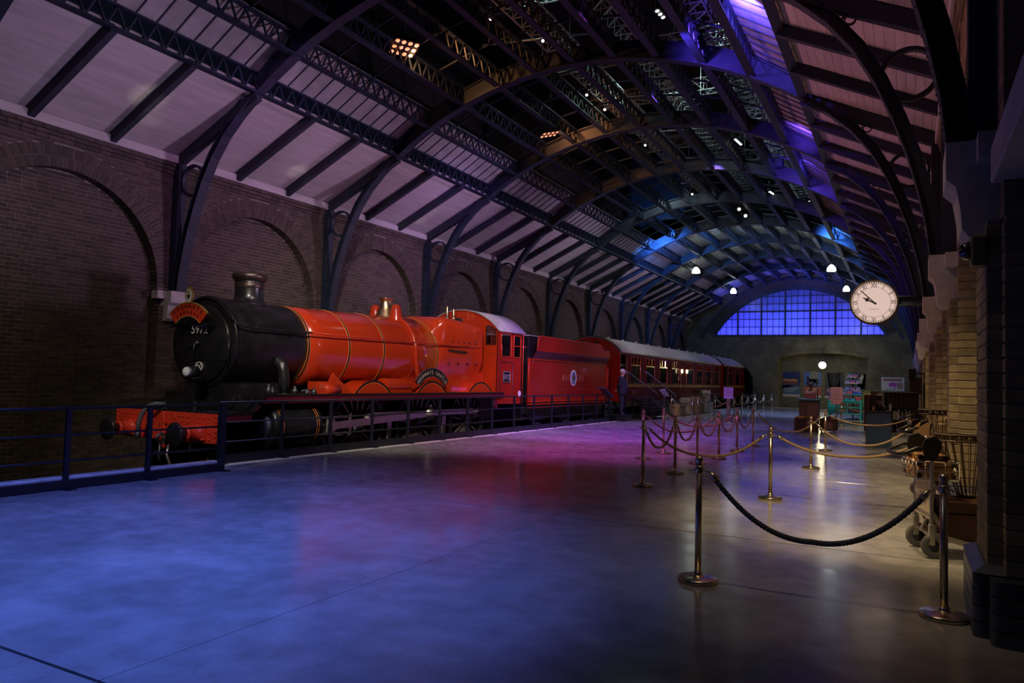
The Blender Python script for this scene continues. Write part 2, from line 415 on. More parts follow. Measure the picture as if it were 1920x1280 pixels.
def brick_tex(name, c1, c2, mort, plane, bw=.27, rh=.085):
    m = bpy.data.materials.new(name); m.use_nodes = True; N = m.node_tree.nodes; L = m.node_tree.links; b = N['Principled BSDF']
    tc = N.new('ShaderNodeTexCoord'); sp = N.new('ShaderNodeSeparateXYZ'); cb = N.new('ShaderNodeCombineXYZ')
    L.new(tc.outputs['Object'], sp.inputs[0]); L.new(sp.outputs['X' if plane == 'xz' else 'Y'], cb.inputs[0]); L.new(sp.outputs['Z'], cb.inputs[1])
    bt = N.new('ShaderNodeTexBrick'); bt.inputs['Scale'].default_value = 1; bt.inputs['Brick Width'].default_value = bw; bt.inputs['Row Height'].default_value = rh
    bt.inputs['Mortar Size'].default_value = .008; bt.inputs['Color1'].default_value = (*c1,1); bt.inputs['Color2'].default_value = (*c2,1); bt.inputs['Mortar'].default_value = (*mort,1)
    L.new(cb.outputs[0], bt.inputs['Vector'])
    nz = N.new('ShaderNodeTexNoise'); nz.inputs['Scale'].default_value = 1.1; nz.inputs['Detail'].default_value = 6; L.new(tc.outputs['Object'], nz.inputs['Vector'])
    mr = N.new('ShaderNodeMapRange'); mr.inputs[1].default_value = .3; mr.inputs[2].default_value = .7; mr.inputs[3].default_value = .65; mr.inputs[4].default_value = 1.3; L.new(nz.outputs[0], mr.inputs[0])
    v = N.new('ShaderNodeVectorMath'); v.operation = 'SCALE'; L.new(bt.outputs['Color'], v.inputs[0]); L.new(mr.outputs[0], v.inputs['Scale']); L.new(v.outputs[0], b.inputs['Base Color'])
    bp = N.new('ShaderNodeBump'); bp.inputs['Strength'].default_value = .6; bp.inputs['Distance'].default_value = .01; bp.invert = True
    L.new(bt.outputs['Fac'], bp.inputs['Height']); L.new(bp.outputs[0], b.inputs['Normal']); b.inputs['Roughness'].default_value = .88
    return m
ENDBR = brick_tex('end wall brickwork', (.14,.125,.07), (.19,.17,.095), (.10,.10,.07), 'xz')

# ================================================================== floor
YS = [-3.2, 2.42, 8.02] + [8.02+5.6*i for i in range(1, 9)] + [57.0]
EX = -10.25                     # platform edge
fl = MB(); fl.box(EX, 2.6, -3.2, 58.3, -.70, -.03); fl.box(-8.5, -2.4, 57.0, 58.2, -.03, 0); fl.box(-9.75, EX+.001, 0, 1, -.5, -.4)
floor = struct(fl.build('floor', BALLAST))
k = 0
for i in range(len(YS)-1):
    for x0, x1 in ((-10.05, -9.30), (-9.30, -3.64), (-3.64, 2.6)):
        y0, y1 = YS[i], YS[i+1]
        s = MB(); g = .003
        s.bev(x0+g, x1-g, y0+.012, y1-.012, -.035, 0, .0015); s.build('slab', CONC, floor)
    e = MB(); e.bev(EX-.02, -10.055, YS[i]+.004, YS[i+1]-.004, -.10, .002, .01); e.build('edging', EDGE, floor)
gd = MB(); gd.box(-15.6, EX, -4, 60, -.9, -.80)
struct(gd.build('ground', BALLAST))

# ================================================================== brick walls
BL, CH, JT = .262, .0850, .009
def course(bm_list, x_face, depth, spans, z, row, sgn=1, flem=True):
    """one course of bricks on a wall facing +x (sgn=1) or -x; spans are (y0, y1) runs"""
    for a, b in spans:
        y = a - ((row % 2)*.5)*BL
        while y < b:
            y0, y1 = max(a, y), min(b, y+BL-JT)
            if y1-y0 > .03:
                dx = random.uniform(-.003, .004)
                bm_list.append((x_face-depth*sgn, x_face+dx*sgn, y0, y1, z, z+CH-JT))
            y += BL
def sub(spans, a, b):
    o = []
    for s, e in spans:
        if b <= s or a >= e: o.append((s, e)); continue
        if a > s: o.append((s, a))
        if b < e: o.append((b, e))
    return o
RIBY = [6.25+5*n for n in range(-1, 11)]
HALF, SPR = 2.13, 3.42
def side_wall(name, xf, sgn, y_start, y_end, nper, bays, mat, label_side):
    """wall with blind arches: spandrel face at xf, arch recess .24 behind"""
    w = MB(); b = xf-.01*sgn; r = xf-.25*sgn
    def slab(x, y0, y1, z0, z1): w.box(min(x, x-.6*sgn), max(x, x-.6*sgn), y0, y1, z0, z1)
    slab(r-.005*sgn, y_start, y_end, -.9, 6.6)
    for yb in bays:                                   # mortar backing of the proud spandrels and piers
        for s in (-1, 1):
            n = 14; pts = [(yb+s*HALF, -.9)]+[(yb+s*(HALF+.02)*cos(a*pi/2/n), SPR+(HALF+.02)*sin(a*pi/2/n)) for a in range(n+1)]+[(yb, 6.6), (yb+s*2.5, 6.6), (yb+s*2.5, -.9)]
            w.prism(pts, 'yz', min(b, r-.02*sgn), max(b, r-.02*sgn))
    wall = struct(w.build(name, MORTAR))
    pr, vo = [], []
    for yb in bays:
        lo, hi = max(yb-2.5, y_start), min(yb+2.5, y_end)
        row = 0; z = -.85
        while z < 6.05:
            zm = z+CH/2; d = zm-SPR
            wp = HALF if d <= 0 else (sqrt(HALF**2-d*d) if d < HALF else 0)
            ws = HALF if d <= 0 else (sqrt((HALF+.46)**2-d*d) if d < HALF+.46 else 0)
            if wp > .05: course(pr, r, .02, [(max(lo, yb-wp), min(hi, yb+wp))], z, row, sgn)
            sp = sub([(lo, hi)], yb-ws, yb+ws) if ws > 0 else [(lo, hi)]
            course(pr, xf, .26, sp, z, row, sgn)
            z += CH; row += 1
        for ring in (0, 1):                            # two rings of headers round the arch
            r0, r1 = HALF+.23*ring, HALF+.23*ring+.222; n = int(pi*(r0+r1)/2/CH)
            for i in range(n):
                a0, a1 = pi*i/n+.002, pi*(i+1)/n-.0055/r0-.002
                q = [(yb+rr*cos(a), SPR+rr*sin(a)) for rr, a in ((r0,a0),(r1,a0),(r1,a1),(r0,a1))]
                if q[0][0] < y_start or q[0][0] > y_end: continue
                vo.append(q)
    for z0, pj in ((6.06, .03), (6.06+CH, .06), (6.06+2*CH, .09)):    # corbelled courses under the eaves
        course(pr, xf+pj*sgn, .3, [(y_start, y_end)], z0, int(z0*100), sgn)
    def brick(o):
        m = MB()
        if len(o) == 6: m.box(min(o[0],o[1]), max(o[0],o[1]), *o[2:])
        else: m.prism(o, 'yz', min(xf-.26*sgn, xf+.004*sgn), max(xf-.26*sgn, xf+.004*sgn))
        return m
    key = lambda o: ((o[2]+o[3])/2 if len(o) == 6 else o[0][0])
    allb = sorted(pr+vo, key=key)
    vis = [o for o in allb if key(o) > nper[1]]
    near = vis[:nper[0]]; ids = set(id(o) for o in near)
    meshes = {}
    for o in near:
        if len(o) == 6:
            kk = (round(o[1]-o[0], 2), round(o[3]-o[2], 2))
            c = ((o[0]+o[1])/2, (o[2]+o[3])/2, (o[4]+o[5])/2)
            if kk in meshes:
                d = bpy.data.objects.new('brick', meshes[kk]); COL.objects.link(d); d.parent = wall; d.location = c
            else:
                h = [abs(o[1]-o[0])/2, (o[3]-o[2])/2, (o[5]-o[4])/2]
                m = MB(); m.bev(-h[0], h[0], -h[1], h[1], -h[2], h[2], .004); d = m.build('brick', mat, wall); d.location = c; meshes[kk] = d.data
        else: brick(o).build('brick', mat, wall)
    st = MB()
    for o in allb:
        if id(o) in ids: continue
        if len(o) == 6:
            x0, x1 = min(o[0],o[1]), max(o[0],o[1]); st.box(x0, x1, *o[2:])
        else: st.prism(o, 'yz', min(xf-.26*sgn, xf+.004*sgn), max(xf-.26*sgn, xf+.004*sgn))
    st.build('brickwork', mat, wall, 'stuff')
    return wall
BAYS = [8.75+5*i for i in range(-1, 10)]
XL, XR = -14.98, .57
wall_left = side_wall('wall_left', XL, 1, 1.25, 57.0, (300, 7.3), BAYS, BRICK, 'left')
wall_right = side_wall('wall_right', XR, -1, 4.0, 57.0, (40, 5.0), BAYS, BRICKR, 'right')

# piers, corbels and plinths at every rib
def pier(y, sgn, first):
    """brick pier carrying the foot of a rib; sgn=1 left wall, -1 right wall"""
    xf = XL if sgn > 0 else XR
    mat = BRICK if sgn > 0 else BRICKR
    side = 'left' if sgn > 0 else 'right'
    w = MB(); zlo = -.85 if sgn > 0 else 0
    x1 = xf+.115*sgn
    w.box(min(xf-.1*sgn, x1-.008*sgn), max(xf-.1*sgn, x1-.008*sgn), y-.392, y+.392, zlo, 2.75)
    if sgn < 0: w.box(.56, .8, y-.52, y+.52, 0, 6.4)
    o = struct(w.build('trim_%d' % (pier.n), MORTAR)); pier.n += 1
    st = MB(); h = .1 if sgn < 0 else CH; z = .42 if sgn < 0 else zlo; row = 0; lst = []
    zt = 2.74 if sgn < 0 else 3.0
    while z < zt-.02:
        ye = [(-.40, -.02), (-.01, .40)] if row % 2 else [(-.40, -.21), (-.20, .2), (.21, .40)]
        z1 = min(z+h-.011, zt)
        for a, b in ye: lst.append((min(x1, xf-.1*sgn), max(x1, xf-.1*sgn)+random.uniform(0,.004), y+a, y+b, z, z1))
        if sgn < 0:
            for a, b in ((-.53, -.41), (.41, .53)): lst.append((.545, .8, y+a, y+b, z, z1))
        z += h; row += 1
    if sgn < 0:
        z = 2.75
        while z < 6.3:
            for a, b in (((-.53, -.02), (-.01, .53)) if row % 2 else ((-.53,-.27),(-.26,.26),(.27,.53))): lst.append((.545, .8, y+a, y+b, z, z+h-.011))
            z += h; row += 1
    for b in lst:
        if first: m = MB(); m.bev(*b, .006); m.build('brick', mat, o)
        else: st.box(*b)
    if not first: st.build('brickwork', mat, o, 'stuff')
    if sgn < 0:                                        # blue brick plinth with bullnose corners and sloping cap
        def nose(x0, y0, y1, z0, z1):
            rr = .06; pts = [(.9, y0), (x0+rr, y0)]+[(x0+rr-rr*sin(t*pi/8), y0+rr-rr*cos(t*pi/8)) for t in range(1, 5)]
            pts += [(x0+rr-rr*cos(t*pi/8), y1-rr+rr*sin(t*pi/8)) for t in range(0, 5)]+[(.9, y1)]
            return MB().prism(pts, 'xy', z0, z1)
        core = MB(); core.box(.392, .9, y-.47, y+.47, 0, .40); core.box(.48, .9, y-.63, y+.63, 0, .40); core.build('plinth_core', MORTAR, o)
        for c in range(4):
            a = nose(.37, y-.49, y+.49, c*.103+.002, c*.103+.093); a.build('brick', BLUEBR, o)
            for x0, x1 in ((.46, .62), (.63, .69), (.70, .9)):
                q = nose(.46, y-.65, y+.65, c*.103+.002, c*.103+.093) if x0 == .46 else None
                if q and c % 1 == 0: q.build('brick', BLUEBR, o)
                break
        cap = MB(); cap.loft([[(.37,y-.49,.412),(.9,y-.49,.412),(.9,y+.49,.412),(.37,y+.49,.412)], [(.44,y-.41,.46),(.9,y-.41,.46),(.9,y+.41,.46),(.44,y+.41,.46)]], smooth=False)
        cap.build('plinth_cap', BLUEBR, o)
    # stone corbel: top block, scroll below, short impost return
    e = .36 if sgn > 0 else .34
    c = MB(); f = lambda d: xf+d*sgn
    prof = [(f(-.1), 3.34), (f(e), 3.34), (f(e), 3.08), (f(e-.04), 3.04)]
    prof += [(f(.28-.035*sin(t*pi/2/6)), 3.02-.30*t/6) for t in range(7)]+[(f(.20), 2.66), (f(-.1), 2.66)]
    c.prism(prof, 'xz', y-.27, y+.27)
    c.build('corbel', STONE, o)
    b = MB(); b.box(min(f(-.05), f(.16)), max(f(-.05), f(.16)), y-.46, y+.46, 3.16, 3.34); b.build('impost', STONE, o)
    return o
pier.n = 1
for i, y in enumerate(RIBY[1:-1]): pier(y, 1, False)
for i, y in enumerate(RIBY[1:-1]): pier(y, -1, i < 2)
sb = MB(); sb.bev(.48, .8, 1.0, 5.80, 2.98, 3.22, .01)
struct(sb.build('trim_40', STONE))
# eaves band in pale paint
for nm, x0, x1 in (('trim_41', -15.2, XL+.13), ('trim_42', XR-.13, .9)):
    e = MB()
    e.bev(x0, x1, 1.25, 57, 6.31, 6.50, .01); struct(e.build(nm, BOARD))

# ================================================================== end wall
EY = 57.0
def arcpts(cx, cz, r, xa, xb, n):
    a0, a1 = math.acos((xa-cx)/r), math.acos((xb-cx)/r)
    return [(cx+r*cos(a0+(a1-a0)*i/n), cz+r*sin(a0+(a1-a0)*i/n)) for i in range(n+1)]
LC, LR = (-7.2, 1.90), 6.77
alc = arcpts(-5.47, -9.2, 13.15, -8.42, -2.52, 16)
out = [(-15.4,-.9), (-15.0,-.9)]+arcpts(-12.6, 1.0, 2.62, -15.0, -10.2, 14)[:]+[(-10.18,-.9), (-8.42,-.9)]+alc+[(-2.52,-.9), (1.4,-.9), (1.4,10.6), (-15.4,10.6)]
lun = [(-13.05, 5.27)]+arcpts(LC[0], LC[1], LR, -13.04, -1.36, 36)+[(-1.35, 5.27)]
we = MB(); we.prism(out, 'xz', EY, EY+.5, holes=[lun])
wall_end = struct(we.build('wall_end', ENDBR))
a = MB(); a.box(-8.8, -2.1, EY+1.2, EY+1.5, -.7, 4.4); a.box(-8.8, -8.42, EY+.5, EY+1.2, -.7, 4.4); a.box(-2.52, -2.1, EY+.5, EY+1.2, -.7, 4.4); a.box(-8.8, -2.1, EY+.5, EY+1.2, 3.97, 4.3); a.build('alcove_back', ENDBR, wall_end)
a = MB(); a.box(-15.3, -10.0, EY+2.2, EY+2.4, -.9, 4.5); a.build('tunnel_dark_sheet', BLACKV, wall_end)  # black sheet stands for the darkness inside the tunnel
a = MB(); a.ring(LC, LR, LR+.10, 'xz', EY-.06, EY, .52, pi-.52, 48); a.ring(LC, 7.42, 7.56, 'xz', EY-.10, EY, .42, pi-.42, 48); a.build('arch_moulding', IRON, wall_end)
a = MB(); n = 120
for ring in range(3):
    for i in range(n):
        a0 = .50+(pi-1.0)*i/n; a1 = a0+(pi-1.0)/n-.0022; r0 = 6.89+ring*.175; r1 = r0+.165
        a.prism([(LC[0]+rr*cos(t), LC[1]+rr*sin(t)) for rr, t in ((r0,a0),(r1,a0),(r1,a1),(r0,a1))], 'xz', EY-.03, EY)
a.build('arch_bricks', BRICK, wall_end, 'stuff')
a = MB(); a.ring((-5.47,-9.2), 13.15, 13.4, 'xz', EY-.03, EY+.02, math.acos(2.95/13.15), math.acos(-2.95/13.15), 20); a.build('alcove_arch', ENDBR, wall_end)
# lunette window
win = struct(MB().ring(LC, LR-.12, LR, 'xz', EY+.1, EY+.2, .53, pi-.53, 48).box(-13.1, -1.3, EY-.02, EY+.22, 5.14, 5.28).build('window_1', IRON))
MX = [-13.05, -11.35, -9.66, -7.98, -6.27, -4.6, -2.94, -1.35]
ztop = lambda x: LC[1]+sqrt(max(0, LR**2-(x-LC[0])**2))
ZR = [5.28, 5.86, 6.43, 7.0, 7.55, 8.1, 8.66]
for x in MX[1:-1]:
    m = MB(); m.box(x-.05, x+.05, EY+.06, EY+.2, 5.25, ztop(x)-.02); m.build('mullion', IRON, win)
for i in range(7):
    for j in (1, 2, 3):
        x = MX[i]+(MX[i+1]-MX[i])*j/4
        if ztop(x) > 5.4:
            m = MB(); m.box(x-.014, x+.014, EY+.1, EY+.14, 5.25, ztop(x)-.04); m.build('glazing_bar', IRON, win)
for z in ZR[1:-1]:
    hw = sqrt(LR**2-(z-LC[1])**2); t = .05 if z == 7.0 else .02
    m = MB(); m.box(LC[0]-hw+.05, LC[0]+hw-.05, EY+.08, EY+.16, z-t, z+t); m.build('transom', IRON, win)
for i in range(7):
    for j in range(6):
        z0, z1 = ZR[j], ZR[j+1]; n = 8; top = []
        for q in range(n+1):
            x = MX[i+1]+(MX[i]-MX[i+1])*q/n; t = min(z1, ztop(x)); top.append((x, max(z0, t)))
        if max(t for _, t in top) > z0+.04:
            m = MB(); m.prism([(MX[i], z0), (MX[i+1], z0)]+[p for p in top if p[1] > z0+1e-4], 'xz', EY+.11, EY+.12); m.build('pane', FROST, win)
bk = MB(); bk.box(-14.5, 0, EY+1.9, EY+2.0, 4.7, 10); bk.box(-14.5, 0, EY+.5, EY+2, 4.6, 4.7); struct(bk.build('window_bounce_board', WHITEP))  # unseen white board added behind the panes to bounce the backlight
br = MB()                                              # roof bracing seen through the glass
for x0, z0, x1, z1 in ((-10.7,8.3,-9.6,7.0), (-6.9,8.6,-9.0,6.6), (-9.2,8.5,-9.2,7.0), (-5.6,8.5,-5.6,7.0), (-3.3,8.2,-4.9,6.9)): br.bar((x0,EY+.34,z0), (x1,EY+.34,z1), .12, .05, (0,1,0))
struct(br.build('trim_44', IRON))
for i in range(7):
    xm = (MX[i]+MX[i+1])/2
    for dx in (-.45, .45): point('window_backlight', (xm+dx, EY+.46, 5.45), (.06, .07, 1), 15 if 0 < i < 6 else 10, .12)
    point('window_backlight', (xm, EY+1.1, 6.0), (.06, .06, 1), 40, .4)

# ================================================================== roof
CX = -7.2
def zin(dx): return .24+sqrt(81-dx*dx)
PROF = [(dx, zin(dx)) for dx in [0, .6, 1.2, 1.8, 2.4, 3.0, 3.6, 4.2, 4.8, 5.3, 5.75]] + [(6.15,6.78),(6.5,6.32),(6.78,5.80),(7.0,5.26),(7.18,4.72),(7.31,4.2),(7.40,3.74),(7.44,3.35)]
FULL = [(-d, z) for d, z in PROF[::-1]]+PROF[1:]
def offs(off):
    o = []
    for i, (d, z) in enumerate(FULL):
        a, b = FULL[max(0, i-1)], FULL[min(len(FULL)-1, i+1)]; t = Vector((b[0]-a[0], b[1]-a[1])).normalized(); nn = Vector((-t.y, t.x))
        k = off*(1 if z > 8.3 else max(.40, .45+.55*(z-7.0)/1.3))
        o.append((CX+d+nn.x*k, z+nn.y*k))
    return o
def sweep(mb, lo, hi, y0, y1):
    n = len(lo); vs = []
    for i in range(n): vs += [(lo[i][0],y0,lo[i][1]), (lo[i][0],y1,lo[i][1]), (hi[i][0],y1,hi[i][1]), (hi[i][0],y0,hi[i][1])]
    fs = [(4*i+j, 4*i+(j+1)%4, 4*i+4+(j+1)%4, 4*i+4+j) for i in range(n-1) for j in range(4)]+[(0,1,2,3), (4*n-1,4*n-2,4*n-3,4*n-4)]
    mb.add(vs, fs)
ordn = ['first', 'second', 'third', 'fourth', 'fifth', 'sixth', 'seventh', 'eighth', 'ninth', 'tenth', 'eleventh']
ribs = []
def make_rib(y, lab):
    t = lthing('roof_rib', (0, y, 0), lab, 'roof rib', 'arched iron ribs of the roof')
    m = MB(); sweep(m, offs(0), offs(.03), -.12, .12); m.build('bottom_flange', IRON, t)
    m = MB(); sweep(m, offs(.02), offs(.40), -.03, .03); m.build('web', IRON, t)
    m = MB(); sweep(m, offs(.40), offs(.43), -.10, .10); m.build('top_flange', IRON, t)
    rv = MB(); P = offs(.001)
    for i in range(len(P)-1):
        for j in range(3):
            f = (j+.5)/3; x, z = P[i][0]+(P[i+1][0]-P[i][0])*f, P[i][1]+(P[i+1][1]-P[i][1])*f
            for s in (-.08, .08): rv.ball((x, s, z), .013, 4, 3)
    rv.build('rivets', IRON, t, 'stuff')
    for s in (-1, 1):
        X = lambda d: CX+s*d
        m = MB(); m.box(min(X(7.58), X(7.76)), max(X(7.58), X(7.76)), -.10, .10, 3.34, 6.30); m.build('leg', IRON, t)
        m = MB(); m.bar((X(7.72), 0, 6.37), (X(5.25), 0, 7.565), .14, .24); m.build('principal_rafter', IRON2, t)
        m = MB(); m.ring((X(7.20), 5.88), .32, .375, 'xz', -.045, .045, n=36); m.build('ring', IRON, t)
        d = 6.46
        for i in range(5):
            r = .082-.012*i; m = MB(); m.ring((X(d), 6.80+(6.46-d)*.5), r-.016, r, 'xz', -.03, .03, n=16); m.build('small_ring', IRON, t); d -= 2*r-.018
    return t
for i in range(10):
    y = 6.25+5*i
    lab = ordn[i]+' arched iron rib of the roof counting from the camera'
    ribs.append(make_rib(y, lab) if i == 0 else dup(ribs[0], (0, y, 0), 0, lab))

# lattice purlins
PDX = [-5.25+1.05*i for i in range(11)]
pur = ['lowest lattice purlin on the left edge of the roof lights', 'second lattice purlin up on the left, above the grey panel strip', 'third lattice purlin up from the left wall', 'fourth lattice purlin up from the left wall', 'lattice purlin just left of the crown of the roof', 'lattice purlin along the very crown of the roof', 'lattice purlin just right of the crown of the roof', 'fourth lattice purlin up from the right wall', 'third lattice purlin up from the right wall', 'second lattice purlin up on the right, by the purple lit strip', 'lowest lattice purlin on the right edge of the roof lights']
PY0, PY1 = 1.25, 57.0
for i, dx in enumerate(PDX):
    zb = zin(dx)+.03; x = CX+dx; h = .46
    t = thing('lattice_purlin', (x, PY0, zb), pur[i], 'purlin', 'lattice purlins of the roof')
    m = MB(); m.box(x-.085, x+.085, PY0, PY1, zb, zb+.035); m.build('bottom_chord', IRON, t)
    m = MB(); m.box(x-.06, x+.06, PY0, PY1, zb+h-.035, zb+h); m.build('top_chord', IRON, t)
    y = PY0
    while y < 56.5:
        m = MB(); n = 13; st = 5.0/n
        for k in range(n):
            a = y+k*st; u = zb+.03; v = zb+h-.03
            if a+st > PY1: break
            m.bar((x,a,u), (x,a+st/2,v), .035, .035, (1,0,0)); m.bar((x,a+st/2,v), (x,a+st,u), .035, .035, (1,0,0))
        m.build('lattice', IRON, t); y += 5.0

# sloping boarded ceilings, one bay after another, with two rafters between the ribs
for side, sgn in (('left', -1), ('right', 1)):
    p0, p1 = Vector((CX+sgn*7.86, 0, 6.46)), Vector((CX+sgn*5.30, 0, 7.70))
    d = p1-p0; L_ = d.length; d.normalize(); nn = Vector((-d.z*sgn, 0, d.x*sgn)) if False else Vector((0,1,0)).cross(d)
    if nn.z < 0: nn = -nn
    c = MB(); q = [p0+nn*.05, p1+nn*.05, p1+nn*.08, p0+nn*.08]
    c.loft([[(v.x, 1.25, v.z) for v in q], [(v.x, 57, v.z) for v in q]], smooth=False)
    ceil = struct(c.build('ceiling', IRON2))
    nb = 18; wd = L_/nb; st = MB(); bcount = 0
    for i in range(11):
        y0 = 1.25+5*i
        for r in range(3):
            a, b = y0+5/3*r, min(57, y0+5/3*(r+1))
            if a > 56.9: continue
            for k in range(nb):
                e0, e1 = p0+d*(wd*k+.003), p0+d*(wd*(k+1)-.003)
                vs = [(v.x, yy, v.z) for yy in (a, b) for v in (e0, e1, e1+nn*.045, e0+nn*.045)]
                fs = [(0,1,2,3), (7,6,5,4), (0,4,5,1), (1,5,6,2), (2,6,7,3), (3,7,4,0)]
                if (side == 'left' and 1 <= i <= 4 or side == 'right' and 2 <= i <= 3) and bcount < 285:
                    bcount += 1; MB().add(vs, fs).build('plank', BOARD, ceil)
                else: st.add(vs, fs)
            if r:
                m = MB(); rp0, rp1 = p0-nn*.10+d*.02, p1-nn*.10
                m.bar((rp0.x, a, rp0.z), (rp1.x, a, rp1.z), .13, .20); m.bar((rp0.x, a, 6.55), (rp0.x, a, 6.26), .15, .15); m.build('rafter', IRON2, ceil)
    st.build('boarding', BOARD, ceil, 'stuff')
# upper strips: closed grey panels beside the roof lights, everywhere beyond the sixth rib
up = MB(); up.box(-15.6, 1.6, -2, 58, 13.0, 13.1); up.box(-12.75, -12.7, -2, 58, 8.35, 13); up.box(-1.7, -1.65, -2, 58, 8.35, 13); up.box(-12.7, -1.7, 36.9, 37, 9.95, 13); up.box(-12.7, -1.7, -2, -1.9, 9.95, 13)  # black sheets added to stand for the unlit space above the roof
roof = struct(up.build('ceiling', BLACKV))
for i in range(11):
    y0, y1 = 1.25+5*i, min(57, 6.25+5*i)
    for k in range(10):
        if not (k in (0, 9) or i >= 7): continue
        xa, xb = CX+PDX[k], CX+PDX[k+1]; za, zb = zin(PDX[k])+.52, zin(PDX[k+1])+.52
        n = 12; m = MB(); g = (y1-y0)/n
        for q in range(n):
            a, b = y0+g*q+.006, y0+g*(q+1)-.006
            m.add([(xa,a,za),(xb,a,zb),(xb,b,zb),(xa,b,za),(xa,a,za+.03),(xb,a,zb+.03),(xb,b,zb+.03),(xa,b,za+.03)], [(0,1,2,3),(7,6,5,4),(0,4,5,1),(1,5,6,2),(2,6,7,3),(3,7,4,0)])
        m.build('roof_panel', PANEL, roof)
        m = MB()
        for q in range(1, n): m.bar((xa,y0+g*q,za-.01), (xb,y0+g*q,zb-.01), .025, .03)
        m.build('batten', IRON2, roof)
for i in range(7):
    for k in range(1, 9):
        xa, xb = CX+PDX[k], CX+PDX[k+1]; za, zb = zin(PDX[k])+.50, zin(PDX[k+1])+.50
        m = MB()
        for q in range(1, 4):
            y = 1.25+5*i+5*q/4; m.bar((xa,y,za), (xb,y,zb), .025, .04)
        m.build('glazing_bar', IRON, roof)
# ================================================================== track
C = -12.2; RZ = -.66
for s in (-.76, .76):
    m = MB(); m.prism([(C+s-.07,-.80),(C+s+.07,-.80),(C+s+.07,-.785),(C+s+.012,-.77),(C+s+.012,-.70),(C+s+.035,-.69),(C+s+.035,-.665),(C+s-.035,-.665),(C+s-.035,-.69),(C+s-.012,-.70),(C+s-.012,-.77),(C+s-.07,-.785)], 'xz', 2, 59)
    m.M = None; o = m.build('track_rail', DSTEEL); tag(o, 'steel track rail under the train on the %s side' % ('wall' if s < 0 else 'platform'), 'rail')

# ================================================================== locomotive
loco = thing('steam_locomotive', (C, 14.5, RZ), 'red steam locomotive with black smokebox standing at the platform', 'locomotive')
BZ = 2.13
def part(m, name, mat, parent=None, kind=None): return m.build(name, mat, parent or loco, kind)
sm = part(MB().lathe([(.86,9.97),(.885,9.97),(.90,10.0),(.90,11.86),(.885,11.88)], (C,0,BZ), 'y', 64), 'smokebox', SMOKE)
part(MB().lathe([(.70,9.955),(.90,9.945),(.915,9.96),(.915,10.03),(.90,10.04)], (C,0,BZ), 'y', 64), 'smokebox_ring', SMOKE, sm)
rv = MB()
for i in range(64):
    a = 2*pi*i/64
    for r, y in ((.91,10.10),(.905,11.78)): rv.ball((C+r*cos(a), y, BZ+r*sin(a)), .014, 5, 4)
for a0 in (.02, -.14, -.25):
    for y in (10.25,10.37,10.49,10.6): rv.ball((C+.905*cos(a0), y, BZ+.905*sin(a0)), .013, 5, 4)
part(rv, 'rivets', SMOKE, sm, 'stuff')
dr = part(MB().lathe([(.765,9.95),(.765,9.90),(.75,9.885),(.6,9.86),(.4,9.835),(.2,9.82),(.001,9.815)], (C,0,2.10), 'y', 64), 'smokebox_door', BLACK)
m = MB(); m.bar((C-.15,9.80,2.13),(C+.72,9.885,2.16),.03,.05); m.bar((C-.15,9.80,1.80),(C+.72,9.885,1.80),.03,.05); m.tube([(C+.76,9.90,1.70),(C+.76,9.90,2.26)],.025,8); part(m,'hinge_straps',BLACK,dr)
m = MB(); m.lathe([(.05,9.83),(.05,9.76),(.001,9.75)],(C,0,2.10),'y',14); m.tube([(C,9.76,2.10),(C-.20,9.76,2.03)],.016,8); m.tube([(C,9.74,2.10),(C-.06,9.74,1.86)],.016,8); part(m,'door_handle',DSTEEL,dr)
m = MB(); text(m,'5972',.235,lambda u,v:(C+.05+u, 9.79, 2.29+v),.012); part(m,'number_lettering',WHITEP,dr)
m = MB(); m.ring((C+.06,1.64),.085,.10,'xz',9.80,9.825,n=24); m.bar((C,9.81,1.60),(C+.12,9.81,1.69),.02,.012,(0,1,0)); m.bar((C+.0,9.81,1.69),(C+.12,9.81,1.6),.02,.012,(0,1,0)); part(m,'round_emblem',WHITEP,dr)
# headboard with crest
m = MB(); m.ring((C+.07,2.13),.47,.74,'xz',9.50,9.53,pi/2-.80,pi/2+.80,24); hb = part(m,'headboard',BEAMRED)
m = MB(); m.ring((C+.07,2.13),.725,.745,'xz',9.49,9.535,pi/2-.80,pi/2+.80,24); m.ring((C+.07,2.13),.465,.48,'xz',9.49,9.535,pi/2-.80,pi/2+.80,24); part(m,'headboard_rim',GOLD,hb)
m = MB(); f = lambda u,v:(C+.07+u, 9.485, 2.13+v)
arc_text(m,'HOGWARTS',.115,f,.622,pi/2,.108,.004); arc_text(m,'EXPRESS',.10,f,.51,pi/2,.092,.004); part(m,'headboard_lettering',COPPER,hb)
m = MB(); m.prism([(C+.07+.115*sin(t*pi/12)*(1.0 if abs(t-12)<=6 or True else 1), 2.99+(.19 if cos(t*pi/12) > 0 else .15)*cos(t*pi/12)) for t in range(24)],'xz',9.50,9.52); cr = part(m,'crest_plate',GOLD)
m = MB(); m.prism([(C+.07+.082*sin(t*pi/12), 2.99+.14*cos(t*pi/12)) for t in range(24)],'xz',9.495,9.50); part(m,'crest_field',WHITEP,cr)
m = MB(); m.prism([(C+.03,3.02),(C+.11,3.02),(C+.11,2.96),(C+.07,2.91),(C+.03,2.96)],'xz',9.488,9.495); m.bar((C+.07,9.49,3.04),(C+.07,9.49,3.09),.03,.01,(0,1,0)); part(m,'crest_shield',BRASS,cr)
m = MB(); m.bar((C+.07,9.484,2.93),(C+.07,9.484,3.01),.012,.006,(0,1,0)); m.bar((C+.035,9.484,2.98),(C+.105,9.484,2.98),.012,.006,(0,1,0)); part(m,'crest_cross',BLACK,cr)
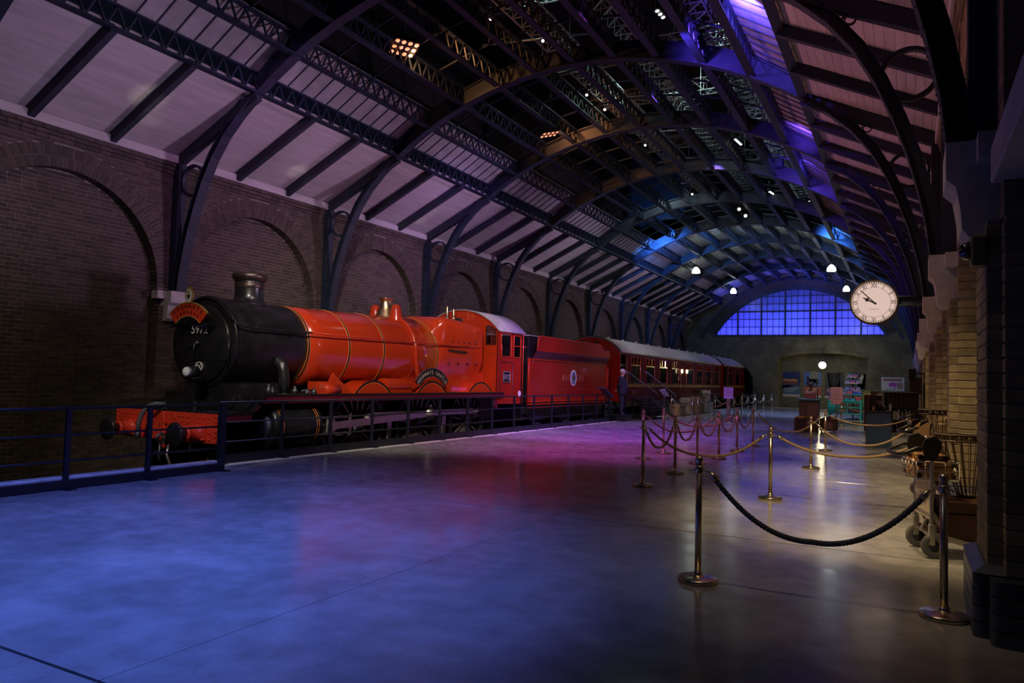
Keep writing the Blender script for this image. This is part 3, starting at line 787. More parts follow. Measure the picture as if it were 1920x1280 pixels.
m = MB(); m.bar((C-.42,9.9,2.44),(C-.42,9.53,2.44),.03,.03); m.bar((C+.45,9.9,2.46),(C+.45,9.53,2.46),.03,.03); m.bar((C+.07,9.9,2.72),(C+.07,9.53,2.72),.03,.03); m.tube([(C-.75,9.75,2.42),(C-.45,9.7,2.42),(C-.42,9.55,2.55)],.016,6); part(m,'headboard_brackets',BLACK,None,'stuff')
# boiler
def br_(y): return .90+(.06*(y-11.86)/2.6 if y < 14.4 else .06+.07*(y-14.4)/2.25)
bo = part(MB().lathe([(br_(y),y) for y in (11.86,12.4,13.16,13.8,14.4,15.0,15.8,16.65)],(C,0,BZ),'y',72),'boiler',RED)
for y in (11.90, 13.17, 14.40, 15.62, 16.62):
    r = br_(y); hot = y != 15.62
    m = MB(); m.lathe([(r,y-.024),(r+.008,y-.02),(r+.008,y+.02),(r,y+.024)],(C,0,BZ),'y',72); b = part(m,'boiler_band',BLACK if hot else RED)
    if hot:
        m = MB()
        for d in (-.032,.032): m.lathe([(r+.001,y+d-.005),(r+.007,y+d-.004),(r+.007,y+d+.004),(r+.001,y+d+.005)],(C,0,BZ),'y',72)
        part(m,'lining',ORANGE,b)
# Belpaire firebox
def bel(y, hw, top, rr, bot, wi):
    p = [(wi,bot),(wi+.04,bot+.5)]; p += [(hw, 2.0),(hw, top-rr)]
    p += [(hw-rr+rr*cos(t*pi/12), top-rr+rr*sin(t*pi/12)) for t in range(1,7)]
    p += [(0, top+.03)]
    L_ = [(C+a,y,b) for a,b in p]+[(C-a,y,b) for a,b in p[-2::-1]]
    return L_
def circ(y, r):
    n = len(bel(0,1,3,.2,1,.8)); res = []
    base = bel(y,1.03,3.18,.24,1.2,.9)
    for q in base:
        d = Vector((q[0]-C,0,q[2]-BZ)).normalized()*r; res.append((C+d.x,y,BZ+d.z))
    return res
mix = lambda A,B,t: [tuple(a[i]+(b[i]-a[i])*t for i in range(3)) for a,b in zip(A,B)]
s0, s1 = circ(16.60,1.035), bel(17.02,1.02,3.22,.25,1.2,.86)
secs = [s0]
for t in (.35,.7,.92): 
    q = mix(s0,s1,t); e = sin(t*pi/2); secs.append([(a[0]+(b[0]-a[0])*e, q[i][1], a[2]+(b[2]-a[2])*e) for i,(a,b) in enumerate(zip(s0,s1))])
secs += [s1, bel(17.9,1.01,3.19,.25,1.2,.84), bel(19.0,.99,3.13,.25,1.2,.82), bel(19.12,.96,3.09,.25,1.2,.80)]
fb = part(MB().loft(secs),'firebox',RED)
m = MB()
for z, ys in ((2.56,(17.35,17.65,17.95,18.25,18.6)),(1.95,(17.2,17.7,18.2,18.7))):
    for y in ys: m.lathe([(.032,.985),(.032,1.032),(.02,1.036),(.001,1.036)],(C,y,z),'x',8)
part(m,'washout_plugs',MAROON,fb)
m = MB()
for y in (17.12,17.9,18.6):
    for k in range(13): m.ball((C+1.012,y,1.45+k*.12),.009,4,3)
for k in range(22): m.ball((C+1.005,17.1+k*.085,1.62),.009,4,3)
part(m,'rivets',RED,fb,'stuff')
m = MB(); m.bar((C+1.03,17.15,2.30),(C+1.03,18.1,2.28),.04,.05); part(m,'grab_rail',COPPER,fb)
# chimney, safety valve bonnet, whistles
ch = part(MB().lathe([(.40,2.94),(.385,2.98),(.34,3.02),(.305,3.08),(.29,3.16),(.285,3.38),(.30,3.44),(.285,3.455)],(C,11.02,0),'z',40),'chimney',BLACK)
part(MB().lathe([(.29,3.44),(.31,3.47),(.345,3.50),(.36,3.54),(.355,3.58),(.335,3.61),(.25,3.62),(.25,3.2)],(C,11.02,0),'z',40),'chimney_cap',COPPER,ch)
part(MB().lathe([(.288,3.30),(.296,3.31),(.296,3.40),(.288,3.41)],(C,11.02,0),'z',40),'chimney_band',COPPER,ch)
sv = part(MB().lathe([(.32,3.02),(.285,3.10),(.22,3.25),(.175,3.38),(.155,3.50),(.165,3.56),(.205,3.585),(.205,3.60),(.13,3.605),(.13,3.4)],(C,15.62,0),'z',36),'safety_valve_bonnet',BRASS)
for s in (1,-1):
    m = MB(); m.lathe([(.001,3.44),(.09,3.42),(.13,3.35),(.15,3.2),(.20,3.02),(.23,2.9)],(C+s*.34,15.62,0),'z',16)
    r = br_(15.62)+.03
    m.tube([(C+s*(.34+.02*k), 15.62, 3.2-.05*k) for k in range(3)]+[(C+s*r*cos(a), 15.62, BZ+r*sin(a)) for a in (1.0,.8,.6,.4,.2,.1)]+[(C+s*(r-.01),15.62,2.1),(C+s*(r+.02),15.66,1.7),(C+s*(r+.0),15.78,1.45),(C+s*.95,15.85,1.20)],.06,10)
    part(m,'clack_cover',RED)
for x, y, h in ((C-.12,18.75,3.66),(C+.08,18.80,3.58)):
    part(MB().lathe([(.05,3.1),(.05,3.3),(.062,3.31),(.062,3.34),(.045,3.35),(.045,h),(.03,h+.03),(.012,h+.05),(.001,h+.09)],(x,y,0),'z',14),'whistle',BRASS)
m = MB(); m.bev(C+.0,C+.22,18.9,19.1,3.1,3.36,.03); m.tube([(C+.2,19.0,3.2),(C+.3,18.95,3.22),(C+.32,18.95,3.34)],.015,6); part(m,'whistle_valve',BLACK)
# handrail
pts = [(C-.98+.0,11.0,2.43),(C-.97,10.1,2.43),(C-.90,9.90,2.48)]
pts = [(C+.99,18.9,2.445),(C+1.06,17.2,2.44),(C+.99,14,2.43),(C+.96,11.5,2.43),(C+.955,10.15,2.43),(C+.93,9.98,2.45),(C+.86,9.92,2.54)]+[(C+.86*cos(a),9.92,2.14+.86*sin(a)) for a in [.55+.1*k for k in range(21)]]+[(C-.86,9.92,2.54),(C-.93,9.98,2.45),(C-.955,10.15,2.43),(C-.99,14,2.43),(C-1.0,18.9,2.445)]
hr = part(MB().tube([(C+.99,18.9,2.445),(C+1.06,17.2,2.44),(C+.99,14,2.43),(C+.962,11.9,2.43)],.018,8),'handrail',RED)
part(MB().tube([(C+.962,11.9,2.43)]+pts[3:-2]+[(C-.962,11.9,2.43)],.018,8),'front_handrail',BLACK,hr)
part(MB().tube([(C-.962,11.9,2.43)]+pts[-2:],.018,8),'far_handrail',RED,hr)
for ys, mt in (((10.35,11.75),BLACK),((13.55,15.1,17.0,18.6),RED)):
    for y in ys:
        m = MB(); m.tube([(C+.80,y,2.27),(C+.99,y,2.43)],.016,6); m.ball((C+.98,y,2.435),.030,8,6); part(m,'handrail_knob',mt,hr)
# outside steam pipes
for s in (1,-1):
    m = MB(); m.tube([(C+s*.66,11.12,1.84),(C+s*.82,11.12,1.80),(C+s*.915,11.13,1.71),(C+s*.955,11.13,1.58),(C+s*.975,11.14,1.42),(C+s*.99,11.15,1.1)],[.115,.125,.125,.115,.108,.105],16); m.lathe([(.15,1.12),(.15,1.16)],(C+s*.99,11.15,0),'z',16); part(m,'steam_pipe',BLACK)
part(MB().prism([(C-.62,.8),(C+.62,.8),(C+.55,1.25),(C+.45,1.45),(C-.45,1.45),(C-.55,1.25)],'xz',9.98,11.6),'smokebox_saddle',BLACK)
# running plate: low front platform, curved drop, long high platform
prof = [(9.2,.81),(9.85,.81)]+[(9.85+.38*sin(a), 1.14-.33*cos(a)) for a in (.25,.5,.75,1.0,1.25,1.5)]+[(10.30,1.145),(19.72,1.145)]
rp = MB(); n = len(prof)
for i in range(n-1):
    (y0,z0),(y1,z1) = prof[i],prof[i+1]
    rp.add([(C-1.42,y0,z0),(C+1.42,y0,z0),(C+1.42,y1,z1),(C-1.42,y1,z1),(C-1.42,y0,z0-.03),(C+1.42,y0,z0-.03),(C+1.42,y1,z1-.03),(C-1.42,y1,z1-.03)],[(0,1,2,3),(7,6,5,4),(0,4,5,1),(1,5,6,2),(2,6,7,3),(3,7,4,0)])
rp = part(rp,'running_plate',SMOKE)
low = [(19.72,1.0),(10.32,.98)]+[(10.32-.38*sin(a)*1.0, .66+.32*cos(a)) for a in (.3,.6,.9,1.2,1.5)]+[(9.75,.655),(9.22,.655)]
for s in (1,-1): part(MB().prism([(y,z-.03) for y,z in prof]+low,'yz',C+s*1.385,C+s*1.405),'valance',MAROON,rp)
m = MB()
for k in range(90): m.ball((C+1.40,10.3+k*.105,1.143),.010,4,3)
for k in range(9):
    for r in range(5): m.ball((C+1.36-.16*r-.1, 9.28+.07*k, .812),.012,4,3)
part(m,'rivets',DSTEEL,rp,'stuff')
m = MB()
for x in (C+.25,C+.75,C+1.2): m.ring((9.86,1.14),.28,.295,'yz',x-.02,x+.02,-1.55,-.1,14)
part(m,'step_ribs',SMOKE,rp)
for x in (C-.18,C+.66): m = MB(); m.bev(x-.04,x+.04,9.26,9.29,.80,1.0,.008); m.box(x-.06,x+.06,9.24,9.31,.81,.83); part(m,'lamp_bracket',DSTEEL)
# buffer beam and front fittings
bb = part(MB().bev(C-1.44,C+1.44,9.16,9.22,.27,.80,.01),'buffer_beam',BEAMRED)
m = MB()
for s in (1,-1):
    for k in range(6): m.ball((C+s*1.38,9.155,.32+.088*k),.022,6,4)
    for k in range(4): m.ball((C+s*1.22,9.155,.34+.13*k),.022,6,4)
    for x in (.28,.40,.52,.64): m.ball((C+s*x,9.155,.735),.022,6,4)
    for k in range(4): m.ball((C+s*.28,9.155,.40+.1*k),.022,6,4); m.ball((C+s*.66,9.155,.46+.09*k),.022,6,4)
    m.ball((C+s*.9,9.155,.73),.022,6,4); m.ball((C+s*1.06,9.155,.73),.022,6,4); m.ball((C+s*.46,9.155,.64),.022,6,4)
part(m,'rivets',BEAMRED,bb,'stuff')
m = MB(); m.bev(C-.06,C+.06,9.10,9.17,.10,.80,.02); m.bar((C-.10,9.12,.60),(C+.1,9.12,.60),.04,.05); part(m,'hose_standpipe',BEAMRED,bb)
for s in (1,-1):
    x = C+s*.94
    m = MB(); m.lathe([(.16,9.16),(.16,9.10),(.125,9.08),(.125,8.90),(.135,8.89),(.135,8.86),(.115,8.85)],(x,0,.45),'y',28)
    m.prism([(x-.2,.60),(x+.2,.60),(x+.2,.33),(x-.2,.33)],'xz',9.13,9.165)
    b = part(m,'buffer',BEAMRED)
    part(MB().lathe([(.10,8.87),(.10,8.70)],(x,0,.45),'y',24),'buffer_shank',BLACK,b)
    part(MB().lathe([(.10,8.72),(.205,8.685),(.215,8.67),(.21,8.65),(.12,8.635),(.001,8.63)],(x,0,.45),'y',36),'buffer_head',BLACK,b)
    m = MB()
    for a in (.78,2.36,3.9,5.5): m.ball((x+.175*cos(a)*1.1,9.12,.45+.16*sin(a)),.026,6,4)
    part(m,'bolts',BEAMRED,b)
m = MB(); m.tube([(C+.05,9.12,.93),(C-.05,9.0,.94),(C-.18,8.92,.88),(C-.27,8.88,.74),(C-.32,8.86,.58),(C-.33,8.86,.40)],.042,10); part(m,'brake_hose',RUBBER)
m = MB(); m.lathe([(.055,.30),(.06,.34),(.06,.42),(.05,.43)],(C-.33,8.86,0),'z',12); part(m,'hose_coupling',DSTEEL)
m = MB(); m.ring((C+.12,.30),.07,.10,'xz',8.98,9.03,n=18); m.tube([(C+.12,9.14,.36),(C+.12,9.0,.40),(C+.10,8.93,.34),(C+.12,8.96,.26)],.032,8); m.tube([(C+.12,9.0,.22),(C+.1,9.0,.02),(C+.14,9.0,-.1)],.025,8); m.bev(C-.02,C+.26,8.97,9.03,.02,.07,.01); part(m,'screw_coupling',DSTEEL)
m = MB(); m.tube([(C+.22,9.1,.20),(C+.25,9.05,.02),(C+.34,9.1,-.25),(C+.44,9.2,-.4)],.03,8); part(m,'steam_heating_pipe',STEEL)
lb = MB(); lb.bev(C+.20,C+.42,9.40,9.60,1.40,1.44,.01); lb.bar((C+.3,9.5,.81),(C+.3,9.5,1.42),.05,.02); part(lb,'lamp_iron',BLACK)
lm = part(MB().lathe([(.10,9.58),(.105,9.42),(.10,9.36)],(C+.30,0,1.54),'y',24),'head_lamp',DSTEEL)
part(MB().lathe([(.10,9.36),(.085,9.32),(.05,9.295),(.001,9.285)],(C+.30,0,1.54),'y',24),'lamp_lens',M('lamp lens',(.75,.8,.85),.08,noise=(30,.3),bump=(30,.6)),lm)
# frames, cylinders, wheels, motion
m = MB()
for s in (1,-1): m.box(C+s*.55-.03,C+s*.55+.03,9.3,20.6,-.1,1.0)
m.box(C-.5,C+.5,9.5,20.4,.35,1.0); part(m,'frames',BLACK)
for s in (1,-1):
    x = C+s*1.0
    m = MB()
    pr = lambda y, k=1: [(x+k*.42*cos(2*pi*t/32), y, .50+k*.44*sin(2*pi*t/32)) for t in range(32)]
    m.loft([pr(10.56,.9),pr(10.60),pr(11.84),pr(11.88,.9)]); cy = part(m,'cylinder',BLACK)
    m = MB(); 
    for y in (10.70,10.76,11.68,11.74):
        m.loft([[(x+.424*cos(2*pi*t/32),yy,.50+.444*sin(2*pi*t/32)) for t in range(32)] for yy in (y-.008,y+.008)],caps=False)
    part(m,'lining',ORANGE,cy)
    m = MB(); m.lathe([(.30,10.60),(.28,10.50),(.12,10.46),(.001,10.45)],(x,0,.50),'y',28); m.lathe([(.12,11.86),(.11,12.0),(.04,12.02),(.04,12.5)],(x,0,.44),'y',16); part(m,'cylinder_cover',DSTEEL,cy)
    m = MB(); m.bar((x,11.9,.62),(x,13.2,.62),.06,.05); m.bar((x,11.9,.26),(x,13.2,.26),.06,.05); m.bev(x-.05,x+.05,13.1,13.2,.2,.7,.01); part(m,'slide_bars',STEEL)
    m = MB(); m.bev(x-.08,x+.08,12.35,12.62,.28,.60,.02); m.lathe([(.075,-.12),(.075,.12)],(x,12.48,.44),'x',16); part(m,'crosshead',STEEL)
    for px_, pz in ((10.45,.55),(10.7,.4)): pass
def wheel(x, y, r, nsp, s, crank=None, boss=.16):
    z = RZ+r
    m = MB(); m.lathe([(r-.12,-.06),(r-.10,-.065),(r,-.065),(r-.005,.05),(r+.03,.055),(r+.03,.075),(r-.12,.075),(r-.12,-.06)],(x,y,z),'x',40)
    w = part(m,'driving_wheel' if r > .7 else 'wheel',BLACK)
    m = MB()
    for k in range(nsp):
        a = 2*pi*(k+.5)/nsp; m.bar((x,y+boss*.8*cos(a),z+boss*.8*sin(a)),(x,y+(r-.1)*cos(a),z+(r-.1)*sin(a)),.05,.055,(1,0,0))
    part(m,'spokes',M('worn wheel steel',(.30,.28,.25),.4,.7,noise=(8,.3)) if r > .7 else DSTEEL,w)
    m = MB(); m.lathe([(boss,-.09),(boss,.09),(boss*.6,.11),(.001,.11)],(x,y,z),'x',20); 
    if crank: m.lathe([(.13,-.08),(.13,.1)],(x,y+crank[0],z+crank[1]),'x',16); m.bar((x,y,z),(x,y+crank[0],z+crank[1]),.16,.24,(1,0,0))
    part(m,'hub',DSTEEL,w)
CK = (.07,.30); WY = (13.69,16.10,18.58)
for s in (1,-1):
    for y in WY: wheel(C+s*.76,y,.965,18,s,CK)
    for y in (9.95,12.15): wheel(C+s*.76,y,.48,10,s,None,.10)
    x = C+s*1.02; zc = RZ+.965+CK[1]
    m = MB(); m.bar((x,WY[0]+CK[0],zc),(x,WY[1]+CK[0],zc),.05,.15); m.bar((x,WY[1]+CK[0],zc),(x,WY[2]+CK[0],zc),.05,.15)
    for y in WY: m.lathe([(.14,-.05),(.14,.05),(.09,.07),(.09,.10),(.001,.10)],(x,y+CK[0],zc),'x',20)
    part(m,'coupling_rod',STEEL)
    x = C+s*1.12
    m = MB(); a, b = Vector((x,12.48,.44)), Vector((x,WY[1]+CK[0],zc)); m.bar(a,b,.05,.16)
    m.lathe([(.11,-.045),(.11,.045)],a,'x',18); m.lathe([(.17,-.06),(.17,.06),(.09,.09),(.07,.14),(.001,.14)],b,'x',22); m.bev(x-.05,x+.05,b.y-.06,b.y+.06,b.z+.12,b.z+.24,.015); part(m,'connecting_rod',STEEL)
    m = MB()
    for y in (14.85,17.3): m.bev(C+s*.78,C+s*.86,y-.09,y+.09,-.5,.5,.02)
    part(m,'brake_hangers',STEEL)
# splashers, sandboxes, nameplate
def splasher(y, s):
    x0, x1 = C+s*.70, C+s*1.24; zc = .59; r = .85; a = math.acos(.64/.85)
    m = MB(); m.ring((y,zc),r-.03,r,'yz',min(x0,x1),max(x0,x1),a,pi-a,24); sp = part(m,'splasher',RED)
    pts = [(y+.64,1.15)]+[(y+(r-.02)*cos(a+(pi-2*a)*k/20),zc+(r-.02)*sin(a+(pi-2*a)*k/20)) for k in range(21)]+[(y-.64,1.15)]
    part(MB().prism(pts,'yz',min(x1-.02*s,x1),max(x1-.02*s,x1)),'splasher_face',RED,sp)
    m = MB(); xx = sorted((x1,x1+.012*s)); m.ring((y,zc),r-.035,r+.006,'yz',xx[0],xx[1],a,pi-a,24); b = part(m,'splasher_beading',BLACK,sp)
    m = MB(); m.ring((y,zc),r-.055,r-.04,'yz',*sorted((x1,x1+.006*s)),a,pi-a,24); part(m,'lining',ORANGE,sp)
for s in (1,-1):
    for y in WY: splasher(y,s)
    m = MB(); m.prism([(14.32,1.15),(15.32,1.15),(15.32,1.22),(14.32,1.22)],'yz',*sorted((C+s*.62,C+s*1.15))); m.lathe([(.17,14.30),(.175,14.32),(.175,15.34),(.17,15.36)],(C+s*1.0,0,1.33),'y',24); part(m,'sandbox',RED)
    m = MB(); m.prism([(14.98,1.15),(19.33,1.15),(19.25,1.74),(18.6,1.54),(16.95,1.54),(15.4,1.54),(14.98,1.4)],'yz',*sorted((C+s*.80,C+s*.92))); part(m,'firebox_side_sheet',RED)
    m = MB(); m.prism([(12.05,1.15),(13.05,1.15),(12.42,1.60),(12.30,1.40),(12.08,1.30)],'yz',*sorted((C+s*1.10,C+s*1.14))); m.prism([(C+s*.75,1.15),(C+s*1.14,1.15),(C+s*1.14,1.30),(C+s*.98,1.40),(C+s*.75,1.40)],'xz',12.06,12.5); m.lathe([(.13,12.05),(.13,12.55)],(C+s*1.15,0,1.22),'y',16); part(m,'front_sandbox',RED)
y, zc = 16.10, .79
m = MB(); m.ring((y,zc),.78,1.0,'yz',C+1.20,C+1.235,.72,pi-.72,32); npt = part(m,'nameplate',BLACK)
m = MB(); m.ring((y,zc),.985,1.005,'yz',C+1.20,C+1.245,.72,pi-.72,32); m.ring((y,zc),.775,.795,'yz',C+1.20,C+1.245,.72,pi-.72,32); part(m,'nameplate_rim',STEEL,npt)
m = MB(); arc_text(m,'HOGWARTS CASTLE',.135,lambda u,v:(C+1.238,y+u,zc+v),.842,pi/2,.0935,.004); part(m,'nameplate_lettering',CREAM,npt)
m = MB(); m.bar((C+1.2,15.3,1.28),(C+1.2,15.5,1.36),.04,.1,(1,0,0)); m.bar((C+1.2,16.75,1.36),(C+1.2,16.85,1.2),.04,.1,(1,0,0)); part(m,'nameplate_bracket',RED,npt)
m = MB()
for yy, hh in ((11.2,.16),(11.55,.1),(11.75,.12),(10.5,.2),(10.6,.14)): m.lathe([(.06,1.14),(.06,1.14+hh*.6),(.035,1.14+hh*.7),(.035,1.14+hh),(.001,1.15+hh)],(C+1.22,yy,0),'z',10)
m.tube([(C+1.2,11.4,1.2),(C+1.22,11.6,1.24),(C+1.2,11.8,1.18)],.02,6); part(m,'lubricators',DSTEEL)
# cab
CB0, CB1 = 19.33, 20.88
def arcroof(hw, zs, zt, n=16):
    h = zt-zs; r = (hw*hw+h*h)/(2*h); a = math.asin(hw/r)
    return [(r*sin(-a+2*a*k/n), zt-r+r*cos(-a+2*a*k/n)) for k in range(n+1)]
AR = arcroof(1.36,3.02,3.65)
fx = lambda s: [(C+s*1.28,2.58),(C+s*.95,2.58),(C+s*.95,3.12),(C+s*1.03,3.15),(C+s*1.28,3.02)]
m = MB(); m.prism([(C-1.35,1.15),(C+1.35,1.15)]+[(C+x,z-.01) for x,z in AR[::-1]],'xz',CB0,CB0+.02,holes=[fx(1),fx(-1)[::-1]]); cf = part(m,'cab_front',RED)
for s in (1,-1):
    m = MB(); m.prism(fx(s),'xz',CB0+.005,CB0+.012); part(m,'pane',PANE,cf)
    q = fx(s)+[fx(s)[0]]; mm = MB()
    for a,b in zip(q,q[1:]): mm.bar((a[0],CB0-.005,a[1]),(b[0],CB0-.005,b[1]),.03,.02,(0,1,0))
    part(mm,'window_rim',COPPER,cf)
m = MB()
for x,z in AR[1:-1]: m.ball((C+x*.97,CB0-.004,z-.05),.012,4,3)
for k in range(24): m.ball((C+1.32,CB0-.004,1.2+k*.078),.011,4,3)
for k in range(8): m.ball((C+1.0+k*.045,CB0-.004,2.3),.010,4,3)
part(m,'rivets',COPPER,cf,'stuff')
def rrect(y0,y1,z0,z1,r,n=4):
    o = []
    for cy_,cz,a0 in ((y1-r,z1-r,0),(y0+r,z1-r,pi/2),(y0+r,z0+r,pi),(y1-r,z0+r,1.5*pi)): o += [(cy_+r*cos(a0+pi/2*k/n),cz+r*sin(a0+pi/2*k/n)) for k in range(n+1)]
    return o
for s in (1,-1):
    xs = sorted((C+s*1.33,C+s*1.355))
    w1, w2 = (rrect(19.52,20.16,2.23,2.93,.07), rrect(20.34,20.80,2.23,2.90,.06)) if s > 0 else (rrect(19.42,20.06,1.95,2.97,.07), rrect(20.10,20.84,1.95,2.97,.06))
    o_ = [(CB0,3.03),(CB0,.95)]+[(CB0-.26+.30*sin(t),.98-.26*(1-cos(t))*1.0) for t in ()]+[(19.42,.80),(20.88,.78),(20.88,3.03)]
    sd = part(MB().prism(o_,'yz',*xs,holes=[w1,w2]),'cab_side',RED2)
    part(MB().prism(w1,'yz',C+s*1.342-.003,C+s*1.342+.003),'pane',PANE,sd)
    f = MB()
    for w in (w1,w2):
        q = w+[w[0]]; f.tube([(C+s*1.36,a,b) for a,b in q],.016,6)
    part(f,'window_rim',RED,sd)
    f = MB(); q = rrect(19.50,20.30,1.02,2.06,.08); f.tube([(C+s*1.357,a,b) for a,b in q+[q[0]]],.012,6); part(f,'panel_lining',BLACK,sd)
    f = MB(); f.bev(*sorted((C+s*1.35,C+s*1.375)),19.68,20.12,1.45,1.78,.01); npl = part(f,'number_plate',BLACK,sd)
    f = MB(); text(f,'5972',.21,(lambda u,v:(C+1.378,19.90+u,1.54+v)) if s > 0 else (lambda u,v:(C-1.378,19.90-u,1.54+v)),.008,1.0); part(f,'number_lettering',M('dull plate lettering',(.36,.32,.28),.5),npl)
    f = MB(); q = rrect(19.69,20.11,1.46,1.77,.03); f.tube([(C+s*1.377,a,b) for a,b in q+[q[0]]],.008,5); part(f,'plate_rim',M('dull plate lettering',(.36,.32,.28),.5),npl)
    f = MB(); f.tube([(C+s*1.42,19.46,2.6),(C+s*1.42,19.46,2.06)],.014,6); f.tube([(C+s*1.40,20.90,3.0),(C+s*1.40,20.90,.80)],.016,6); part(f,'cab_handrail',RED,sd)
    f = MB(); f.bar((C+s*1.36,20.30,2.58),(C+s*1.36,21.15,2.585),.03,.03); part(f,'tip_rail',RED,sd)
    f = MB()
    for k in range(28): f.ball((C+s*1.357,CB0+.03,.98+k*.073),.010,4,3)
    for k in range(20): f.ball((C+s*1.357,19.42+k*.075,.84),.010,4,3)
    part(f,'rivets',COPPER,sd,'stuff')
    f = MB(); f.ring((19.42,1.0),.02,.34,'yz',*sorted((C+s*1.30,C+s*1.35)),pi,1.5*pi,10); part(f,'cab_step_sheet',MAROON)
m = MB(); m.loft([[(C+x,yy,z) for x,z in arcroof(1.40,3.0,3.66)]+[(C+x,yy,z-.03) for x,z in arcroof(1.40,3.0,3.66)[::-1]] for yy in (CB0-.03,21.1)]); part(m,'cab_roof',ROOFG)
m = MB(); m.box(C-1.3,C+1.3,CB0-.02,21.0,1.02,1.08); m.bev(C-.7,C+.7,CB0+.05,CB0+.5,1.05,2.5,.08); part(m,'backhead',BLACK)
m = MB(); m.tube([(C+.4,CB0+.5,2.1),(C+.6,CB0+.55,2.5),(C+.9,CB0+.5,2.7)],.03,6); m.lathe([(.09,0),(.09,.05)],(C+.9,CB0+.45,2.7),'x',12); part(m,'cab_pipework',COPPER)

# ================================================================== tender
tn = thing('locomotive_tender', (C,25,RZ), 'crimson tender with an oval crest coupled behind the locomotive', 'tender')
def tp(m,name,mat,parent=None,kind=None): return m.build(name,mat,parent or tn,kind)
T0, T1 = 21.42, 28.55; HX = 1.30
m = MB(); m.box(C-HX,C+HX,T0+.1,T1,.80,2.24); tk = tp(m,'tank',RED2)
fl_ = [(HX,2.24),(HX+.03,2.30),(HX+.11,2.42),(HX+.14,2.50)]
for s in (1,-1):
    m = MB(); m.loft([[(C+s*a,y,z) for a,z in fl_]+[(C+s*(a-.02),y,z) for a,z in fl_[::-1]] for y in (T0+.35,T1)],smooth=False)
    tp(m,'flared_coping',MAROON)
    up = [(T0+.42,2.5),(T0+.46,2.78)]+[(T0+.46+.22*(1-cos(t)),2.78+.22*sin(t)) for t in (.4,.8,1.2,1.57)]+[(27.5,2.98),(27.62,2.94),(27.78,2.80),(27.9,2.77),(T1,2.77),(T1,2.5)]
    tp(MB().prism(up,'yz',*sorted((C+s*(HX+.12),C+s*(HX+.14)))),'coal_raves',RED2)
    m = MB(); m.tube([(C+s*(HX+.135),y,z) for y,z in up[:-1]],.018,6); tp(m,'raves_beading',RED)
    m = MB()
    m.tube([(C+s*(HX+.06),T0-.02,2.25),(C+s*(HX+.06),T0-.02,.85)],.018,6); m.tube([(C+s*(HX+.04),T1+.06,2.1),(C+s*(HX+.04),T1+.06,.85)],.02,6); tp(m,'tender_handrail',RED,None,'stuff')
    m = MB(); m.bar((C+s*(HX+.012),T0+.1,2.22),(C+s*(HX+.012),T1,2.22),.03,.03); m.bar((C+s*(HX+.012),T0+.12,.8),(C+s*(HX+.012),T0+.12,2.24),.03,.05); m.bar((C+s*(HX+.012),T1-.02,.8),(C+s*(HX+.012),T1-.02,2.24),.03,.04); tp(m,'tank_beading',RED)
    m = MB()
    for y in [T0+.4+.98*k for k in range(8)]:
        for k in range(12): m.ball((C+s*(HX+.003),y,.95+.11*k),.009,4,3)
        for k in range(5): m.ball((C+s*(HX+.143),y+.2,2.54+.08*k),.009,4,3)
    for k in range(86): m.ball((C+s*(HX+.003),T0+.3+k*.08,1.22),.009,4,3); m.ball((C+s*(HX+.143),T0+.6+k*.078,2.53),.009,4,3)
    tp(m,'rivets',RED,None,'stuff')
    m = MB()
    for k,z in enumerate((.78,.70,.60)): m.bar((C+s*(HX+.04+.015*k),T0,z+.05),(C+s*(HX+.04+.015*k),T1,z+.05),.08,.04)
    tp(m,'footplate_mouldings',RED)
    tp(MB().prism([(T0-.1,.62),(T1,.62),(T1,.45),(T1-.4,.35),(27.6,.1),(26.9,.1),(26.4,.4),(25.5,.4),(25.0,.1),(24.4,.1),(23.9,.4),(23.2,.4),(22.8,.1),(22.1,.1),(21.7,.42),(T0-.1,.45)],'yz',*sorted((C+s*1.12,C+s*1.16))),'outside_frame',BLACK)
    for y in (22.4,24.7,27.2):
        m = MB(); m.bev(*sorted((C+s*1.14,C+s*1.30)),y-.13,y+.13,-.2,.12,.03); m.lathe([(.07,0),(.07,.03)],(C+s*1.28,y,-.05),'x',12); tp(m,'axle_box',DSTEEL)
        m = MB()
        for k in range(5): m.bar((C+s*1.22,y-.5+.09*k,.22+.03*k),(C+s*1.22,y+.5-.09*k,.22+.03*k),.08,.022)
        tp(m,'leaf_spring',DSTEEL)
        z = RZ+.62; m = MB(); m.lathe([(.52,-.06),(.62,-.06),(.62,.05),(.65,.06),(.65,.07),(.52,.07),(.52,-.06)],(C+s*.76,y,z),'x',28); w = tp(m,'wheel',BLACK)
        m = MB()
        for k in range(10): a = 2*pi*k/10; m.bar((C+s*.76,y,z),(C+s*.76,y+.55*cos(a),z+.55*sin(a)),.05,.06,(1,0,0))
        tp(m,'spokes',DSTEEL,w)
oy, oz = 25.17, 1.65
n = 28; ell = lambda a,b: [(oy+a*cos(2*pi*k/n), oz+b*sin(2*pi*k/n)) for k in range(n)]
b = tp(MB().prism([(24.25,1.56),(26.05,1.56),(26.05,1.74),(24.25,1.74)],'yz',C+HX+.002,C+HX+.008),'emblem_banner',RED2)
m = MB(); q = [(24.25,1.56),(26.05,1.56),(26.05,1.74),(24.25,1.74),(24.25,1.56)]
for a_,b_ in zip(q,q[1:]): m.bar((C+HX+.01,*a_),(C+HX+.01,*b_),.012,.014,(1,0,0))
text(m,'HOGWARTS',.115,lambda u,v:(C+HX+.012,24.56+u,1.61+v),0,.8); text(m,'EXPRESS',.115,lambda u,v:(C+HX+.012,25.74+u,1.61+v),0,.8); tp(m,'banner_lettering',M('salmon lining',(.75,.25,.16),.4),b)
ov = tp(MB().prism(ell(.285,.295),'yz',C+HX+.005,C+HX+.014),'oval_crest',WHITEP)
